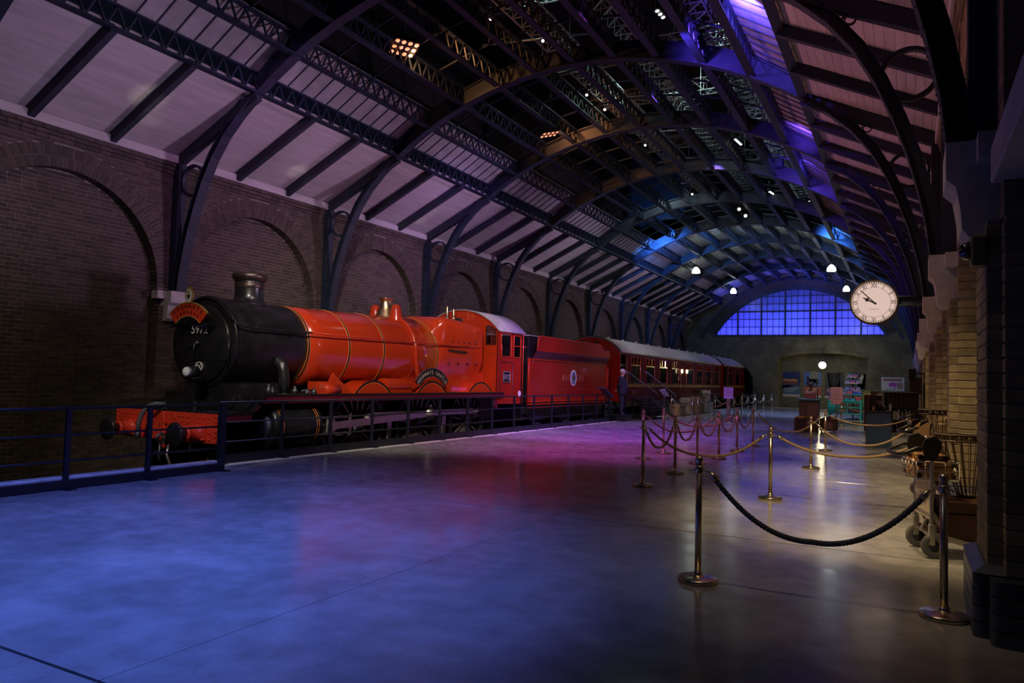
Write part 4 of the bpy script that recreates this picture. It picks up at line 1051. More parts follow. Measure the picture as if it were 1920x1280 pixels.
m = MB(); m.ring((0,0),.0001,.0002,'xy',0,.0001,n=4) if False else None
m.prism(ell(.215,.225),'yz',C+HX+.014,C+HX+.017); tp(m,'crest_field',M('pale blue enamel',(.30,.36,.62),.4),ov)
m = MB(); m.prism([(oy-.13,oz+.07),(oy+.13,oz+.07),(oy+.13,oz-.04),(oy+.07,oz-.13),(oy,oz-.17),(oy-.07,oz-.13),(oy-.13,oz-.04)],'yz',C+HX+.017,C+HX+.02); tp(m,'crest_shield',GOLD,ov)
for dy,dz,cm in ((-.065,.015,RED2),(.065,.015,BLACK),(-.06,-.075,M('crest blue',(.05,.1,.5),.4)),(.06,-.075,M('crest green',(.04,.25,.08),.4))):
    m = MB(); m.box(C+HX+.02,C+HX+.023,oy+dy-.05,oy+dy+.05,oz+dz-.035,oz+dz+.04); tp(m,'crest_quarter',cm,ov)
m = MB(); m.bar((C+HX+.02,oy-.03,oz+.09),(C+HX+.02,oy+.02,oz+.19),.07,.006,(1,0,0)); m.bar((C+HX+.02,oy-.13,oz-.19),(C+HX+.02,oy+.13,oz-.19),.03,.006,(1,0,0)); tp(m,'crest_helm',M('crest navy',(.02,.03,.15),.4),ov)
m = MB(); m.bev(C-1.2,C+1.2,T0+.25,T0+.9,2.2,2.98,.03); m.box(C-1.25,C+1.25,T0+.05,T0+.12,.8,2.3); tp(m,'front_bulkhead',BLACK)
m = MB(); m.bev(C-1.22,C+1.22,T0+.22,T0+.95,2.98,3.02,.01); tp(m,'locker_top',ROOFG)
m = MB(); m.box(C-HX,C+HX,T0+.9,T1-.02,2.2,2.5); m.box(C-HX,C+HX,T1-.04,T1,2.2,2.77); tp(m,'coal_space',BLACK)
m = MB(); m.lathe([(.6,2.5),(.6,2.9),(.5,3.02),(.2,3.08),(.001,3.09)],(C+.2,27.6,0),'z',24); tp(m,'filler_dome',ROOFG)
m = MB(); m.box(C-1.1,C+1.1,T0,T1,.2,.8); tp(m,'tender_chassis',BLACK)

# ================================================================== coaches
def coach(y0, y1, label, wins, doors, lit):
    t = thing('railway_coach', (C,(y0+y1)/2,RZ), label, 'coach')
    def cp(m,name,mat,parent=None,kind=None): return m.build(name,mat,parent or t,kind)
    HW = 1.35; ZB, ZT = .70, 2.86
    for s in (1,-1):
        xs = sorted((C+s*(HW-.05),C+s*HW))
        holes = []
        if s > 0: holes = [rrect(a,b,1.50,2.66,.05,2) for a,b in wins]+[[(a,.9),(b,.9),(b,2.7),(a,2.7)] for a,b in doors]
        sd = cp(MB().prism([(y0,ZB),(y1,ZB),(y1,ZT),(y0,ZT)],'yz',*xs,holes=holes),'side_panel',COACH)
        if s < 0: continue
        for a,b in wins:
            m = MB(); q = rrect(a,b,1.50,2.66,.05,2); m.tube([(C+HW+.004,u,v) for u,v in q+[q[0]]],.018,5); m.bar((C+HW-.01,a,2.30),(C+HW-.01,b,2.30),.05,.05)
            for k in (1,2): m.bar((C+HW-.01,a+(b-a)*k/3,2.30),(C+HW-.01,a+(b-a)*k/3,2.66),.04,.05)
            fr = cp(m,'window_frame',RED2,sd)
            m = MB(); m.box(C+HW-.03,C+HW-.026,a,b,1.5,2.28); cp(m,'pane',CPANE,sd)
            m = MB(); m.box(C+HW-.03,C+HW-.026,a,a+(b-a)/3,2.3,2.66); m.box(C+HW-.03,C+HW-.026,b-(b-a)/3,b,2.3,2.66); cp(m,'vent_pane',CPANE,sd)
        m = MB()
        for z in (1.36,1.43): m.box(C+HW,C+HW+.006,y0+.1,y1-.1,z-.018,z+.018)
        m.box(C+HW,C+HW+.006,y0+.1,y1-.1,2.76,2.80); cp(m,'yellow_lining',M('yellow lining',(.55,.30,.04),.4),sd)
    ar = arcroof(HW+.04,2.84,3.50,20)
    m = MB(); m.loft([[(C+x,y,z) for x,z in ar]+[(C+x,y,z-.04) for x,z in ar[::-1]] for y in (y0-.04,y1+.04)]); rf = cp(m,'roof',M('weathered coach roof',(.40,.38,.37),.6,noise=(2.5,.2)))
    m = MB(); y = y0+.9
    while y < y1-.5:
        for x in (-.45,.45): m.lathe([(.07,3.40),(.07,3.49),(.04,3.515),(.001,3.52)],(C+x,y,0),'z',8)
        y += 1.9
    cp(m,'roof_vents',ROOFG,rf,'stuff')
    for e,y in ((0,y0),(1,y1)):
        m = MB(); m.prism([(C-HW,ZB),(C+HW,ZB)]+[(C+x*.97,z-.03) for x,z in ar[::-1]],'xz',y-.01,y+.03); en = cp(m,'coach_end',RED2)
        m = MB(); m.ring((0,0),.001,.002,'xy',0,.001,n=3) if False else None
        m.tube([(C+x,y-.02,z-.005) for x,z in ar],.03,6); cp(m,'end_moulding',BLACK,en)
        if not e:
            m = MB()
            for x in (C-.35,C+.28): m.bev(x-.05,x+.05,y-.10,y,3.22,3.30,.01); m.bar((x,y-.1,3.25),(x+.12,y-.1,3.15),.03,.03)
            cp(m,'lamp_irons',BLACK,en)
            m = MB(); m.box(C-.75,C+.75,y-.25,y-.01,.8,2.75); cp(m,'gangway',BLACK,en)
    m = MB(); m.box(C-HW+.06,C+HW-.06,y0+.05,y1-.05,.72,.8); m.box(C-.35,C-.30,y0+.05,y1-.05,.8,2.84); cp(m,'interior_partition',M('dark varnished wood',(.08,.05,.03),.5))
    m = MB(); m.box(C-1.2,C+1.2,y0+.1,y1-.1,.45,.70); m.box(C-1.0,C+1.0,y0+4,y1-4,0,.45); cp(m,'underframe',BLACK)
    for yc in (y0+2.6,y1-2.6):
        m = MB()
        for s in (1,-1): m.bev(*sorted((C+s*.95,C+s*1.05)),yc-1.5,yc+1.5,-.25,.1,.03)
        bg = cp(m,'bogie',BLACK)
        for dy in (-1.25,1.25):
            for s in (1,-1): cp(MB().lathe([(.45,-.05),(.45,.05),(.1,.07),(.001,.07)],(C+s*.76,yc+dy,RZ+.46),'x',24),'wheel',DSTEEL,bg)
    for a,b in wins:
        m = MB(); m.bev(C+.35,C+.85,a+.05,a+.25,.8,1.95,.05); m.bev(C+.35,C+.85,b-.25,b-.05,.8,1.95,.05); cp(m,'seat_back',M('brown moquette',(.12,.07,.04),.9))
    return t
COACH = M('maroon coach paint',(.095,.007,.011),.6,coat=0,spec=.06,noise=(1.5,.12))
CPANE = clear_glass('coach window glass',(.8,.85,.85),.18,.75)
W1 = [(31.41,32.70),(33.56,34.88),(35.70,37.0),(37.89,39.13),(40.89,42.18),(43.04,44.33),(45.27,46.54),(47.27,48.63)]
c1 = coach(30.0,49.3,'maroon passenger coach with grey roof behind the tender',W1,[(30.05,30.78)],True)
m = MB()
for y in (30.84,39.45,40.55):
    m.tube([(C+1.37,y,1.2),(C+1.40,y,1.3),(C+1.40,y,1.95),(C+1.37,y,2.05)],.018,6)
m.build('door_handrails',BRASS,c1)
m = MB(); m.box(C+1.30,C+1.36,30.82,30.86,.72,2.84); m.box(C+1.3,C+1.36,30.0,30.06,.72,2.84); m.build('door_post',RED2,c1)
m = MB(); m.box(C+1.2,C+1.3,30.06,30.8,2.2,2.32); m.build('door_lintel',DSTEEL,c1)
m = MB(); text(m,'F',.30,lambda u,v:(C+1.353,31.85+u,.98+v)); text(m,'I',.30,lambda u,v:(C+1.353,32.12+u,.98+v)); m.build('class_lettering',GOLD,c1)
for y in (39.4,40.4):
    m = MB(); m.lathe([(.001,2.30),(.05,2.29),(.065,2.22),(.055,2.12),(.03,2.08),(.001,2.08)],(C+1.47,y,0),'z',14); m.build('wall_lamp',M('lamp glow warm',(.9,.8,.6),.4,emit=((1,.75,.45),2.2)),c1)
c2 = coach(50.0,64.0,'dark second coach disappearing into the tunnel mouth',[(51.6,52.9),(54.0,55.3)],[(50.1,50.8)],False)
# ================================================================== platform railings
def railing(x, ys, label, thick_last=False):
    t = thing('platform_railing', (x, ys[0], 0), label, 'railing')
    for i, y in enumerate(ys):
        w = .032 if not (thick_last and i == len(ys)-1) else .045
        m = MB(); m.bev(x-w*.8, x+w*.8, y-w, y+w, 0, 1.03, .004); m.bev(x-.05, x+.16, y-.07, y+.07, 0, .012, .002); m.build('post', RAILM, t)
    for z, r in ((1.045, .02), (.70, .015), (.365, .015)):
        m = MB(); m.tube([(x, ys[0]-.02, z), (x, ys[-1]+.02, z)], r, 8); m.build('rail', RAILM, t)
    return t
r1 = railing(-9.60, [3.2, 4.50, 5.80, 6.97, 8.26], 'dark navy railing at the near end of the platform in front of the buffers', True)
m = MB(); m.bev(-9.66, -9.56, 3.2, 8.24, 0, .12, .006); m.build('kick_beam', RAILM, r1)
r2 = railing(-10.30, [8.80]+[10.22+1.318*k for k in range(14)], 'long dark railing along the platform edge beside the locomotive and tender')
m = MB(); m.box(-10.315, -10.285, 8.8, 27.4, .005, .15); m.build('kick_plate', RAILM, r2)
kb = MB(); kb.bev(-9.84, -9.665, 1.0, 8.30, 0, .15, .01); struct(kb.build('trim_45', EDGE))

# ================================================================== stanchions and ropes
proto = lthing('rope_stanchion', (0,0,0), 'x', 'stanchion')
MB().lathe([(.155,0),(.16,.008),(.16,.028),(.15,.036),(.06,.044),(.04,.05),(.034,.06),(.034,.085)], (0,0,0), 'z', 36).build('base', BRONZE, proto)
MB().lathe([(.026,.06),(.026,.93)], (0,0,0), 'z', 18).build('post', BRONZE, proto)
m = MB(); m.lathe([(.034,.865),(.036,.875),(.036,.915),(.034,.925)], (0,0,0), 'z', 18)
for a in range(4):
    c_, s_ = cos(a*pi/2), sin(a*pi/2); m.tube([(c_*.035, s_*.035, .895), (c_*.058, s_*.058, .89), (c_*.062, s_*.062, .875)], .006, 5)
m.build('collar', BRONZE, proto)
MB().lathe([(.026,.925),(.03,.935),(.022,.942),(.03,.958),(.034,.975),(.028,.995),(.012,1.004),(.001,1.005)], (0,0,0), 'z', 18).build('finial', BRONZE, proto)
ST = {}
used = [False]
def stan(k, x, y, label, z=.975):
    if not used[0]: o = proto; used[0] = True; o.location = (x, y, 0); o['label'] = label; o['group'] = 'brass rope stanchions'
    else: o = dup(proto, (x, y, 0), random.uniform(0,1.5), label, 'brass rope stanchions')
    ST[k] = (x, y); return o
def rot45(): pass
stan('a', -1.50, 6.08, 'nearest brass stanchion, standing alone at the left end of the dark navy rope')
stan('b', .22, 6.11, 'brass stanchion at the right end of the dark navy rope, beside the blue brick plinth')
stan('c', -1.71, 10.97, 'brass stanchion in the middle of the long tan rope line, second row from the camera')
stan('c2', .20, 11.0, 'brass stanchion half hidden behind the nearest luggage trolley')
stan('d', -3.58, 11.02, 'nearest brass stanchion of the left queue lane, at the left end of the tan rope')
stan('e', -3.62, 12.93, 'second brass stanchion of the left queue lane from the camera')
stan('f', -4.81, 14.78, 'front brass stanchion of the outer queue row nearest the railing')
stan('g', -3.68, 14.72, 'third brass stanchion of the left queue lane from the camera')
stan('h', -3.56, 16.06, 'fourth brass stanchion of the left queue lane from the camera')
stan('i', -4.81, 16.22, 'rear brass stanchion of the outer queue row nearest the railing')
stan('j', -3.60, 18.15, 'fifth brass stanchion of the left queue lane from the camera')
stan('k', -3.58, 20.1, 'farthest brass stanchion of the left queue lane, where the pink rope turns right')
stan('l', -1.67, 15.50, 'brass stanchion in front of the wooden crates, third row from the camera')
stan('l2', .10, 15.4, 'brass stanchion beside the second luggage trolley at the right wall')
stan('m', -1.82, 19.96, 'brass stanchion left of the blue cabinet, fourth row from the camera')
stan('m2', .12, 20.2, 'brass stanchion beside the third luggage trolley at the right wall')
stan('n', -9.55, 33.4, 'brass stanchion at the foot of the coach steps')
stan('o', -7.47, 29.0, 'brass stanchion ending the purple lit rope beside the coach steps')
stan('p', -8.05, 32.2, 'brass stanchion behind the coach steps fence, left of the purple notice')
ST['q'] = (-6.50, 31.0)
stan('r', -8.36, 36.8, 'brass stanchion in front of the white luggage display by the coach')
FAR = [(-7.16,35.4),(-7.25,37.6),(-7.40,40.0),(-7.45,42.4),(-7.40,44.8),(-7.35,47.4)]
for i, p in enumerate(FAR): stan('s%d' % i, *p, ordn[i]+' brass stanchion of the far blue lit rope row counting from the camera')
BACK = [(-9.3,48.5),(-8.7,48.8),(-8.1,46.2)]
for i, p in enumerate(BACK): stan('t%d' % i, *p, ordn[i]+' brass stanchion from the train in the rearmost row by the end wall')
stan('u', -2.38, 32.6, 'brass stanchion between the pink notice and the teal table')
ROPEN = M('navy twisted rope', (.085,.09,.13), .9, bump=(80,.5))
ROPET = M('tan twisted rope', (.42,.29,.17), .85, bump=(80,.5))
def rope(a, b, sag, label, mat=None, near=False, zend=None, r=.019):
    mat = mat or ROPET
    (x0,y0), (x1,y1) = ST[a], (ST[b] if isinstance(b, str) else b)
    A, B = Vector((x0,y0,.885)), Vector((x1,y1,.885 if zend is None else zend)); d = (B-A); d.z = 0; u = d.normalized()
    A += u*.085; B -= u*.085
    n = 60 if near else 24; P = []
    for i in range(n+1):
        t = i/n; p = A.lerp(B, t); p.z -= sag*4*t*(1-t)*(1-.12*(1-abs(2*t-1))) ; P.append(p)
    t_ = thing('barrier_rope', tuple(A), label, 'rope', 'twisted barrier ropes')
    if near:
        turns = (B-A).length*15
        for k in range(3):
            q = []; N_ = 420
            for i in range(N_+1):
                t = .03+.94*i/N_; f = t*n; j = min(n-1, int(f)); p = P[j].lerp(P[j+1], f-j); tg = (P[j+1]-P[j]).normalized()
                s = tg.cross(Vector((0,0,1))).normalized(); w = s.cross(tg); an = 2*pi*(turns*t+k/3)
                q.append(p+(s*cos(an)+w*sin(an))*r*.5)
            MB().tube(q, r*.56, 6).build('strand', mat, t_)
    else: MB().tube(P[1:-1], r, 7).build('cord', mat, t_)
    for i0, i1 in ((0,2), (n, n-2)):
        m = MB(); m.tube([P[i0], P[i0].lerp(P[i1],.5), P[i1]], [.008,r*1.15,r*1.2], 8); m.tube([P[i0]+Vector((0,0,.0)), P[i0]-u*(.03 if i0 == 0 else -.03)+Vector((0,0,.005))], .007, 6); m.build('hook', BRONZE, t_)
rope('a','b',.53,'dark navy twisted rope sagging between the two nearest stanchions',ROPEN,True,None,.021)
rope('d','c',.40,'tan twisted rope hanging from the left queue lane to the middle stanchion',None,True)
rope('c','c2',.255,'tan twisted rope running from the middle stanchion to the nearest luggage trolley',None,True)
rope('l','l2',.425,'tan rope hanging in front of the blue cabinet, the lower of two there')
rope('m','m2',.235,'tan rope hanging in front of the blue cabinet, the upper of two there')
rope('k','m',.53,'pink lit rope from the end of the queue lane to the crates')
for a,b,l in (('d','e','first'),('e','g','second'),('g','h','third'),('h','j','fourth'),('j','k','fifth')): rope(a,b,.41,l+' rope along the left queue lane counting from the camera')
rope('f','h',.37,'purple lit rope from the front outer stanchion to the queue lane')
rope('i','j',.33,'purple lit rope from the rear outer stanchion to the queue lane')
rope('n','o',.33,'purple rope hanging from the foot of the coach steps')
rope('p','q',.30,'lilac rope hanging left of the small purple notice')
rope('q','s0',.32,'lilac rope hanging right of the small purple notice')
rope('r','s0',.3,'blue lit rope in front of the white luggage display')
for i in range(5): rope('s%d'%i,'s%d'%(i+1),.34,ordn[i]+' blue lit rope of the far row counting from the camera')
rope('t0','t1',.2,'rearmost rope beside the train near the end wall'); rope('t1','t2',.3,'rearmost rope nearest the alcove on the end wall')
rope('u',(-.75,34.0),.3,'greenish rope in front of the teal table',None,False,.85)

# ================================================================== clock on its bracket
ck = thing('station_clock', (-.69,18.5,3.51), 'large round white station clock with roman numerals on a wall bracket', 'clock')
K = (-.69, 3.51); R_ = .495
MB().ring(K, R_-.035, R_, 'xz', 18.39, 18.61, n=64).ring(K, R_, R_+.006, 'xz', 18.42, 18.58, n=64).build('rim', COPPER, ck)
FACE = M('lit opal dial', (.6,.54,.5), .5, emit=((1,.80,.74),.30))
MB().lathe([(R_-.03,18.415),(.001,18.415)], (K[0],0,K[1]), 'y', 64).build('dial', FACE, ck)
MB().lathe([(R_-.03,18.585),(.001,18.585)], (K[0],0,K[1]), 'y', 64).build('dial', FACE, ck)
fy = 18.410; m = MB()
for r0, r1 in ((.335,.341),(.425,.432),(.46,.466)): m.ring(K, r0, r1, 'xz', fy-.001, fy, n=72)
for i in range(60):
    a = 2*pi*i/60; r0 = .43; m.bar((K[0]+r0*cos(a),fy,K[1]+r0*sin(a)),(K[0]+.462*cos(a),fy,K[1]+.462*sin(a)),.022 if i%5==0 else .014,.002,(0,1,0))
m.build('minute_track', M('dark bronze print',(.06,.045,.02),.5), ck)
m = MB()
for i, s in enumerate(('XII','I','II','III','IV','V','VI','VII','VIII','IX','X','XI')):
    a = pi/2-2*pi*i/12; ca, sa = cos(a-pi/2), sin(a-pi/2)
    v, f = glyphs(s, .118, .006); w = max(abs(x) for x,_ in v); k = min(1, .062/w) if len(s) > 2 else .85
    m.add([(K[0]+.343*cos(a)+x*k*ca-y*sa, fy-.002, K[1]+.343*sin(a)+x*k*sa+y*ca) for x,y in v], f)
m.build('numerals', BLACK, ck)
m = MB(); text(m,'LONDON',.045,lambda u,v:(K[0]+u,fy-.002,K[1]-.17+v)); m.build('maker_lettering', M('grey dial print',(.2,.17,.16),.5), ck)
def hand(ang, L_, w, spade):
    m = MB(); d = Vector((sin(ang),0,cos(ang))); o = Vector((K[0]+.03,fy-.012,K[1]-.03)); m.bar(o-d*.02, o+d*L_, w, .006, (0,1,0))
    if spade:
        c = o+d*L_*.8; s = Vector((cos(ang),0,-sin(ang))); e = o+d*(L_+.07)
        m.prism([(p.x,p.z) for p in (c-d*.06,c-s*.055,c+d*.03-s*.02,e,c+d*.03+s*.02,c+s*.055)],'xz',fy-.016,fy-.008)
    m.lathe([(.024,fy-.02),(.024,fy)],(o.x,0,o.z),'y',14); return m
hand(rad(-62),.24,.03,True).build('hour_hand', BLACK, ck); hand(rad(-45),.43,.022,False).build('minute_hand', BLACK, ck)
m = MB(); m.bev(-.21,.53,18.42,18.58,3.44,3.62,.01); m.bev(-.21,.53,18.39,18.61,3.61,3.64,.004); m.bev(-.21,.53,18.39,18.61,3.42,3.45,.004); m.build('bracket', IRON, ck)

# ================================================================== pendant lamps
GLOW = M('opal lamp glow', (.9,.9,.85), .4, emit=((.92,1,.92),6))
for (x,y,z), w, l in (((-11.17,43.75,8.17),.24,'left pendant lamp with white dome nearer the camera'),((-10.88,53,8.01),.21,'left pendant lamp with white dome near the end wall'),((-3.74,43.75,7.96),.24,'right pendant lamp with white dome nearer the camera'),((-3.62,53,7.93),.21,'right pendant lamp with white dome near the end wall, beside the clock')):
    t = thing('pendant_lamp',(x,y,z),l,'lamp','white domed pendant lamps')
    MB().lathe([(.03,z+.30),(.10,z+.27),(.9*w,z+.12),(w,z-.02),(w*.97,z-.06)],(x,y,0),'z',24).build('shade',GLOW,t)
    top = zin(abs(x-CX))+.50; m = MB(); m.tube([(x,y,z+.28),(x,y,top)],.012,5); m.build('cord',BLACK,t)
    point('pendant_glow',(x,y,z-.3),(.9,1,.92),12,.15)
t = thing('globe_lamp',(-5.32,55.9,3.06),'white glowing globe lamp hanging in front of the alcove','lamp')
MB().ball((-5.32,55.9,3.06),.25,20,12).build('globe',M('globe glow',(.9,.9,.8),.4,emit=((1,.96,.82),4)),t)
m = MB(); m.tube([(-5.32,55.9,3.3),(-5.32,55.9,4.2),(-5.32,57.0,4.2)],.015,6); m.lathe([(.08,3.28),(.06,3.36),(.02,3.4)],(-5.32,55.9,0),'z',12); m.build('bracket',BLACK,t)
point('globe_glow',(-5.32,55.5,2.9),(1,.86,.38),75,.25)

# ================================================================== roof lighting rig
ALU = M('scaffold aluminium',(.35,.37,.38),.45,.6)
def truss(p, q, w, label, up=(0,0,1)):
    p, q = Vector(p), Vector(q); d = (q-p).normalized(); a = d.cross(Vector(up)).normalized()*w/2; b = a.cross(d).normalized()*w/2
    t = thing('lighting_truss', tuple(p), label, 'truss', 'lighting trusses above the roof lights')
    cs = (a+b, a-b, -a-b, -a+b)
    for c in cs: MB().tube([p+c,q+c],.025,6).build('chord',ALU,t)
    n = int((q-p).length/(w*1.0)); m = MB()
    for i in range(n):
        s0, s1 = p.lerp(q,i/n), p.lerp(q,(i+1)/n)
        for k in range(4): 
            c0, c1 = cs[k], cs[(k+1)%4]; m.bar(s0+c0, s1+c1 if i%2 else s1+c1,.02,.02); m.bar(s0+c0,s0+c1,.02,.02)
    m.build('lattice',ALU,t)
truss((-8.3,8,10.6),(-8.3,36,10.6),.5,'long lighting truss left of the crown above the open roof')
truss((-6.6,10,10.9),(-6.6,38,10.9),.5,'long lighting truss over the crown of the open roof')
truss((-4.3,8,10.3),(-4.3,38,10.3),.5,'long lighting truss right of the crown above the open roof')
for i,(y,z) in enumerate(((13.2,11.7),(17.4,12.0),(21.5,11.8),(25.8,12.1),(30.5,11.8),(34.5,12.0))):
    truss((-10.6,y,z),(-2.6,y,z),.45,ordn[i]+' cross truss above the roof lights counting from the camera')
random.seed(3); ORD3 = ordn+['twelfth','thirteenth','fourteenth','fifteenth','sixteenth','seventeenth','eighteenth','nineteenth','twentieth','twenty-first','twenty-second','twenty-third','twenty-fourth','twenty-fifth','twenty-sixth']
pg = 0
for i in range(26):
    y = 9+i*1.05; x0 = random.choice((-9.9,-8.8,-7.4,-6.2,-5.0)); x1 = x0+random.uniform(1.2,3.4); z = random.uniform(9.9,11.4)
    t = thing('rig_pipe',(x0,y,z),ORD3[i]+' thin scaffold pipe in the dark rig above the roof, counting from the camera','pipe','scaffold pipes above the roof lights')
    MB().tube([(x0,y,z),(x1,y+random.choice((0,0,.6)),z)],.026,6).build('tube',ALU,t)
    m = MB(); m.tube([(x0+.2,y,z),(x0+.2,y,12.9)],.012,5); m.tube([(x1-.2,y,z),(x1-.2,y,12.9)],.012,5); m.build('drop_wire',ALU,t)
def can(loc, to, label, col=(1,1,.92), em=20, r=.10, watt=0, name='stage_lamp'):
    """small theatre spotlight: barrel, lens, yoke and clamp"""
    p = Vector(loc); q = (Vector(to)-p).to_track_quat('Z','Y').to_matrix().to_4x4(); T = Matrix.Translation(p) @ q
    t = thing(name,tuple(p),label,'spotlight','small spotlights in the roof rig')
    MB(T).lathe([(r*.7,-.32),(r,-.28),(r,0),(r*1.08,.01),(r*1.08,.03)],(0,0,0),'z',14).build('barrel',BLACKP,t)
    MB(T).lathe([(r*.95,.012),(r*.6,.03),(.001,.035)],(0,0,0),'z',14).build('lens',M('lamp lens %d %.2f'%(em,col[2]),(.8,.8,.8),.3,emit=(col,em)),t)
    m = MB(); m.tube([p+Vector((r*1.3,0,0)),p+Vector((r*1.3,0,.25)),p+Vector((-r*1.3,0,.25)),p+Vector((-r*1.3,0,0))],.012,5); m.tube([p+Vector((0,0,.25)),p+Vector((0,0,.55))],.014,5); m.build('yoke',BLACKP,t)
    return t
TO = Vector((-3,2,0))
for i,(p,l) in enumerate((((-8.2,16.5,10.16),'small lit lamp in the rig right of the big floodlight'),((-8.44,20,10.04),'small lit lamp upper of two beside the hanging lattice'),((-8.25,21,9.91),'small lit lamp lower of two beside the hanging lattice'),((-8.26,25,9.97),'small lit lamp beyond the third rib left of the crown'),((-8.13,31,9.6),'small lit lamp left of the crown near the white lit rib'),((-6.67,33.5,9.37),'warm lit lamp, upper of the close pair at the crown'),((-6.39,33.5,9.05),'warm lit lamp, lower of the close pair at the crown'),((-8.87,15,10.2),'dim lit lamp near the top of the picture left of the crown'))):
    can(p, TO, l, (1,.93,.75) if 'warm' in l else (1,1,.9), 5 if 'warm' in l else 3, .11 if 'warm' in l else .065)
def bank(loc, ax, ay, nx, ny, pitch, r, col, em, label, depth=.12):
    """floodlight bank: rows of round lamps in one housing"""
    p = Vector(loc); ax, ay = Vector(ax).normalized(), Vector(ay).normalized(); az = ax.cross(ay).normalized()
    if az.z > 0: az = -az
    T = Matrix.Translation(p) @ Matrix((ax,ay,az)).transposed().to_4x4()
    t = thing('floodlight_bank',tuple(p),label,'floodlight')
    hx, hy = nx*pitch/2, ny*pitch/2
    MB(T).bev(-hx,hx,-hy,hy,-depth,0,.01).build('housing',BLACKP,t)
    lm = M('flood %s'%label[:12],(.9,.9,.9),.3,emit=(col,em))
    for i in range(nx):
        for j in range(ny):
            MB(T).lathe([(r,.004),(r*.6,.02),(.001,.026)],((i-(nx-1)/2)*pitch,(j-(ny-1)/2)*pitch,0),'z',12).build('lamp',lm,t)
    m = MB(); m.tube([p+ax*hx,p+ax*hx+Vector((0,0,.4)),p-ax*hx+Vector((0,0,.4)),p-ax*hx],.016,5); m.tube([p+Vector((0,0,.4)),p+Vector((0,0,2.2))],.016,5); m.build('yoke',BLACKP,t)
AMB = (1,.27,.10)
bank((-10.28,13.5,9.12),(.55,.83,.0),(.8,-.35,.5),4,3,.155,.052,AMB,1.8,'bank of twelve glowing amber floodlights hanging on the left of the open roof')
bank((-9.25,19.2,8.71),(.5,.8,.3),(.8,-.5,.3),4,2,.15,.045,AMB,1.8,'amber floodlight bank seen edge on beyond the second rib')
spot('amber_flood',(-10.2,13.6,9.0),(-9.2,15.0,8.6),(1,.42,.14),260,150,1,.1)
spot('amber_flood',(-9.2,19.5,8.8),(-8.6,21.6,8.9),(1,.36,.12),220,140,1,.1)
spot('amber_flood',(-9.9,20.0,10.2),(-9.3,24.0,9.0),(1,.36,.12),200,120,1,.1)
spot('cold_flood',(-9.6,30.0,10.2),(-9.9,32.0,8.6),(.7,.95,1),130,120,1,.1)
bank((-4.6,17.6,9.55),(.1,1,0),(1,0,.3),5,1,.15,.04,(.8,1,.9),5,'row of small white lamps right of the crown beyond the second rib')
bank((-4.9,24.3,9.45),(.1,1,0),(1,0,.3),5,1,.15,.04,(.8,1,.95),5,'row of small white lamps right of the crown beyond the third rib')
bank((-4.37,14.0,8.9),(.1,1,0),(1,0,.3),3,1,.15,.04,(.85,1,.9),5,'row of three white lamps right of the crown near the purple lit rib')
bank((-3.35,33.0,9.35),(1,.1,0),(.1,1,.2),4,1,.24,.05,(.9,1,.95),5,'row of white lamps low on the right of the crown, before the blue rib')
bank((-4.9,31.0,9.35),(.2,1,0),(1,0,.3),4,1,.15,.045,(.85,1,.9),5,'row of small white lamps right of the crown before the blue rib')
spot('rig_white',(-6.2,24,12.4),(-6.4,25,10.4),(.55,.85,.8),240,140,1,.2)
spot('rig_white',(-8.6,17,12.4),(-8.2,18,10.4),(.55,.85,.8),120,140,1,.2)
spot('rig_white',(-4.6,21,12.4),(-4.4,22,10.4),(.55,.85,.85),180,140,1,.2)
spot('rig_white',(-5.6,31,12.4),(-5.0,32,10.4),(.5,.85,.95),180,140,1,.2)
for (p,l) in (((-4.15,15.85,8.95),'purple LED projector clamped to the second rib right of the crown'),((-3.9,26.0,8.95),'purple LED projector clamped to the fourth rib right of the crown'),((-1.9,35.6,8.0),'black projector hanging in front of the blue lit rib')):
    t = thing('led_projector',p,l,'projector','LED projectors on the ribs'); x,y,z = p
    m = MB(); m.bev(x-.16,x+.16,y-.14,y+.14,z-.02,z+.30,.04); m.build('body',IRON,t); m = MB(); m.bev(x-.22,x+.22,y-.05,y+.05,z+.3,z+.36,.01); m.bar((x,y,z+.3),(x,y,z+.6),.05,.05); m.build('yoke',BLACKP,t)

# ================================================================== camera dome and speaker on the right-hand piers
t = thing('security_camera',(.36,5.9,2.57),'dark domed security camera below the first stone corbel','camera')
m = MB(); m.bev(.37,.46,5.82,5.98,2.44,2.64,.01); m.build('housing',M('khaki plastic',(.16,.12,.05),.5),t)
MB().ball((.36,5.90,2.55),.065,16,10).build('dome',M('smoked dome',(.02,.02,.03),.05,coat=1),t)
t = thing('wall_speaker',(.1,31.3,2.1),'small black loudspeaker fixed to a far pier beside the white notice','speaker')
m = MB(); m.bev(.0,.24,30.5,30.8,1.95,2.35,.03); m.build('cabinet',BLACKP,t); m = MB(); m.bar((.2,30.7,2.15),(.5,30.86,2.15),.04,.04); m.build('bracket',BLACKP,t)

